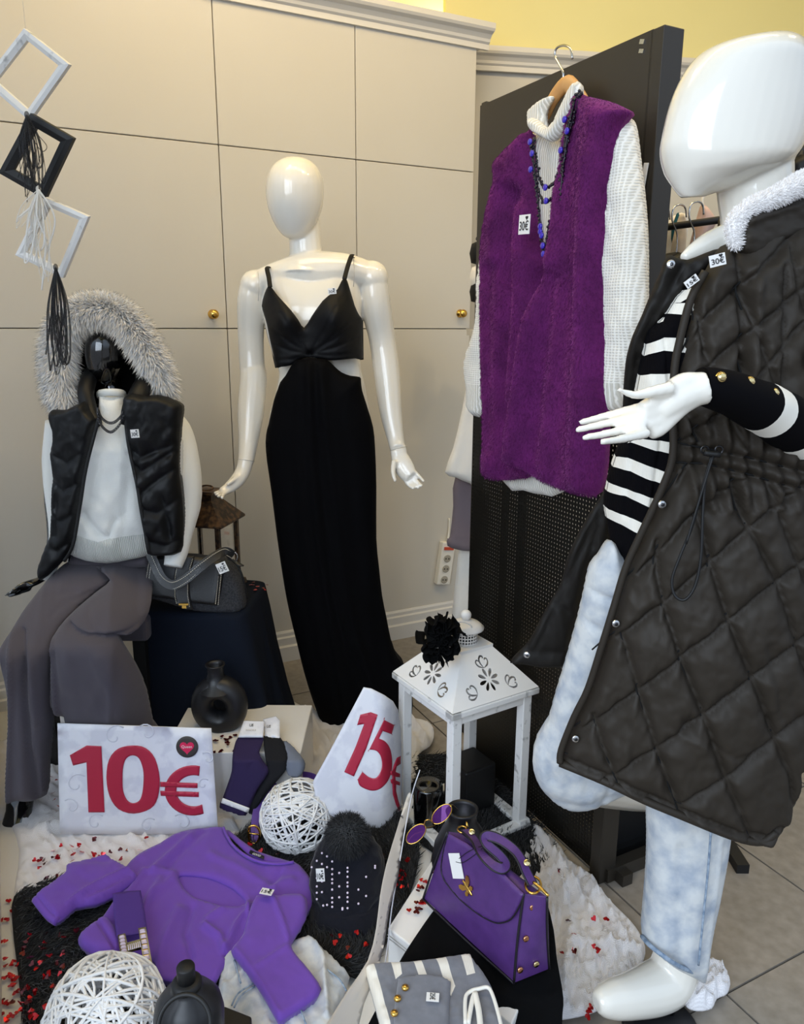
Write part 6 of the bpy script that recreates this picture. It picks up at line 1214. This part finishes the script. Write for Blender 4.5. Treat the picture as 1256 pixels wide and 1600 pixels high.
hp = [(727,1297,.345),(741,1312,.352),(752,1333,.358),(768,1350,.352),(783,1357,.348),(790,1350,.350),(780,1336,.36),(762,1320,.372),(757,1310,.378),(764,1306,.382),(783,1313,.378),(803,1328,.37),(815,1345,.362),(822,1362,.352),(832,1382,.34)]
strap('handle', [atZ(a, b, z) for a, b, z in hp], .0165, .0035, 'purple_leather', hb, (0.3,-.6,.7), 8, 'leather_edge')
hP = cat_rom(np.array([atZ(a, b, z) for a, b, z in hp]), 6)
mk('gold_ring', *tubeg([atZ(833+12*math.cos(t_), 1383+13*math.sin(t_), .338) for t_ in np.linspace(0, 2*math.pi, 28, endpoint=False)], .0024, 8, True), 'gold', hb)
mk('gold_clip', *tubeg([atZ(833,1378,.348), atZ(845,1388,.346), atZ(857,1400,.342)], [.0025,.0032,.0025], 8, sub=3), 'gold', hb)
mk('gold_ring', *tubeg([atZ(722+7*math.cos(t_), 1296+5*math.sin(t_), .342) for t_ in np.linspace(0, 2*math.pi, 20, endpoint=False)], .0018, 8, True), 'gold', hb)
mk('gold_clip', *tubeg([atZ(730,1292,.35), atZ(729,1284,.356)], [.0025,.002], 8), 'gold', hb)
for a, b, z in ((737,1300,.356),(823,1348,.366)): mk('rivet', *disc(atZ(a, b, z), (0,-.6,.8), .006, .0025, 18), 'gold_pale', hb)
sb_ = tag(mk('bag_strap_end', *tubeg([atZ(852,1420,.2), atZ(858,1450,.17), atZ(856,1475,.15)], .006, 8, sub=3, flat=.4), 'black_leather'), 'spare', 'x') if False else None
# ================================================================ FOLDED GREY STRIPED JUMPER
gj = thing('folded_jumper', 'folded grey and white striped jumper with gold buttons at the bottom edge', 'jumper')
gz = lambda a, b: atZ(a, b, np.full(np.shape(a), .185))
S5 = [[(569,1514),(583,1511),(612,1620),(597,1620)],[(609,1508),(624,1507),(628,1534),(618,1542)],[(644,1509),(657,1509),(670,1543),(657,1545)],[(679,1504),(695,1502),(711,1554),(704,1570)],[(719,1498),(734,1496),(742,1534),(729,1537)]]
GO = [(570,1516),(574,1512),(600,1509),(640,1508),(674,1504),(705,1500),(728,1495),(735,1496),(745,1510),(757,1527),(768,1544),(775,1570),(788,1620),(800,1660),(610,1660),(598,1620),(582,1560)]
sheet('body', GO, gz, ['grey_knit','stripe_white'], gj, 3.5, 1, front=.016, back=.025, R=12, nrm=(0,0,1), cuts=[s+[s[0]] for s in S5], regions=[(s, 1) for s in S5], noise=((.006,24,20),))
sheet('folded_sleeve', [(622,1546),(640,1542),(664,1540),(690,1543),(704,1550),(702,1580),(699,1660),(612,1660),(616,1590)], lambda a, b: gz(a, b)+np.array([0,0,.02]), 'grey_knit', gj, 4, 1, front=.008, R=8, nrm=(0,0,1))
for a, b in ((633,1543),(621,1560),(616,1583)):
    o = mk('button', *ball(atZ(a, b, .219), .0065, 14, 8, .7), 'gold', gj, label='gold dome button')
tgs = lambda a, b: atZ(a, b, np.full(np.shape(a), .222)); p_, X_, Y_, N_, k_ = basis(676, 1558, tgs, -6)
o = mk('price_tag', *box(p_, .021, .0165, .0012, X_, Y_, N_), 'white_lacquer', gj, False, label='small white price tag lying upside down'); text_on('lettering', '25€', p_+N_*.001, -Y_, X_, .013, 'ink_black', o, .0, .009)
mk('neck_trim', *pline([(727,1600),(727,1560),(735,1549),(748,1545),(762,1543),(770,1556),(780,1590),(786,1620)], lambda a, b: atZ(a, b, np.full(np.shape(a), .212)), 0, .0032, 8, 5, (0,0,1)), 'stripe_white', gj)
mk('neck_lace', *join([pline([(731,1600),(738,1562),(742,1552)], lambda a, b: atZ(a, b, np.full(np.shape(a), .21)), 0, .004, 8, 5, (0,0,1)), pline([(742,1552),(748,1580),(752,1620)], lambda a, b: atZ(a, b, np.full(np.shape(a), .21)), 0, .005, 8, 5, (0,0,1))]), 'stripe_white', gj)
# ================================================================ HEART CONFETTI
def heart_mesh(m, fold):
    h = heart2d(16)*.0062; z = fold*np.abs(h[:,0])*.5; V = np.vstack([np.column_stack([h, z]), np.column_stack([h, z+.0004])]); n = 16
    me = bpy.data.meshes.new('heart'); me.from_pydata([tuple(v) for v in V], [], [tuple(range(n,2*n)), tuple(range(n))[::-1]]+[(i,(i+1)%n,(i+1)%n+n,i+n) for i in range(n)]); me.materials.append(M[m]); return me
HM = [heart_mesh(m_, f_) for m_ in ('heart_red','heart_dark') for f_ in (0,.5,-.4)]
HP = []
def hearts(n, x0, y0, x1, y1, z, where, tilt=.5, dark=.4, poly=None):
    k = 0; r = np.random.default_rng(int(x0+y0*3))
    while k < n:
        a, b = r.uniform(x0, x1), r.uniform(y0, y1)
        if poly and not inside(np.array([[a, b]]), poly)[0]: continue
        o = bpy.data.objects.new('confetti_heart', HM[(3 if r.random() < dark else 0)+int(r.integers(3))]); COL.objects.link(o); p = atZ(a, b, z+r.uniform(0,.006)); o.location = p
        o.rotation_euler = (r.normal(0, tilt), r.normal(0, tilt), r.uniform(0, 6.3)); s_ = r.uniform(.8, 1.15); o.scale = (s_,)*3
        tag(o, 'red foil confetti heart '+where, 'confetti', 'red foil hearts '+where); k += 1
hearts(34, 45, 1320, 200, 1392, .045, 'on the white gauze above the fur rug', poly=[(50,1330),(120,1315),(150,1330),(200,1345),(200,1380),(90,1392),(45,1360)])
hearts(12, 110, 1308, 230, 1335, .04, 'on the gauze below the 10 euro sign')
hearts(40, 24, 1480, 105, 1595, .06, 'on the lower left of the fur rug')
hearts(14, 40, 1450, 130, 1510, .06, 'along the left of the fur rug')
hearts(26, 0, 1500, 30, 1598, .03, 'on the white sill at lower left', .2, .1)
hearts(8, 0, 1395, 20, 1500, .03, 'on the upper part of the white sill', .2, .1)
hearts(8, 68, 1185, 100, 1260, .05, 'beside the boot on the gauze')
hearts(18, 596, 1330, 640, 1385, .055, 'on the rug right of the beanie', .6, .0)
hearts(10, 482, 1448, 575, 1500, .05, 'on the rug below the beanie')
hearts(7, 520, 1490, 570, 1515, .03, 'on the board edge below the beanie')
hearts(14, 626, 1352, 690, 1425, .147, 'on the white box by the purple handbag', .12, .6, poly=[(612,1430),(676,1345),(688,1360),(670,1425),(640,1428)])
hearts(14, 334, 1148, 368, 1176, .212, 'on the white box beside the ring vase', .1, 1)
hearts(6, 375, 1310, 440, 1350, .06, 'between the purple top and the wicker ball', .5, .0)
hearts(9, 868, 1430, 948, 1500, .05, 'on the gauze right of the purple handbag', .4, .3)
hearts(4, 905, 1572, 925, 1600, .03, 'on the floor by the mannequin base', .4, 0)
hearts(6, 470, 1150, 530, 1230, .05, 'on the gauze behind the wicker ball', .4, .3)
hearts(8, 392, 908, 418, 924, .502, 'on the navy cube behind the grey handbag', .1, .2)
hearts(3, 870, 1340, 890, 1375, .05, 'at the top of the trailing gauze', .4, .2)
# ================================================================ origins to each thing's base
bpy.context.view_layer.update()
def desc(o):
    for c in o.children:
        yield c; yield from desc(c)
seen = set()
for r in list(WORLD):
    ms = [r]+list(desc(r)) if r.type == 'MESH' else list(desc(r))
    lo = np.full(3, 1e9); hi = -lo
    for o in ms:
        if o.type == 'MESH' and '_loc' not in o and len(o.data.vertices):
            v = np.empty(len(o.data.vertices)*3); o.data.vertices.foreach_get('co', v); v = v.reshape(-1,3); lo = np.minimum(lo, v.min(0)); hi = np.maximum(hi, v.max(0))
    if lo[0] > 1e8: continue
    c = Vector(((lo[0]+hi[0])/2, (lo[1]+hi[1])/2, lo[2])); r.location = c; T = Matrix.Translation(-c)
    for o in ms:
        if '_loc' in o: o.location = Vector(o.location)-c; del o['_loc']; continue
        if o.type == 'MESH' and o.data.name not in seen: seen.add(o.data.name); o.data.transform(T)
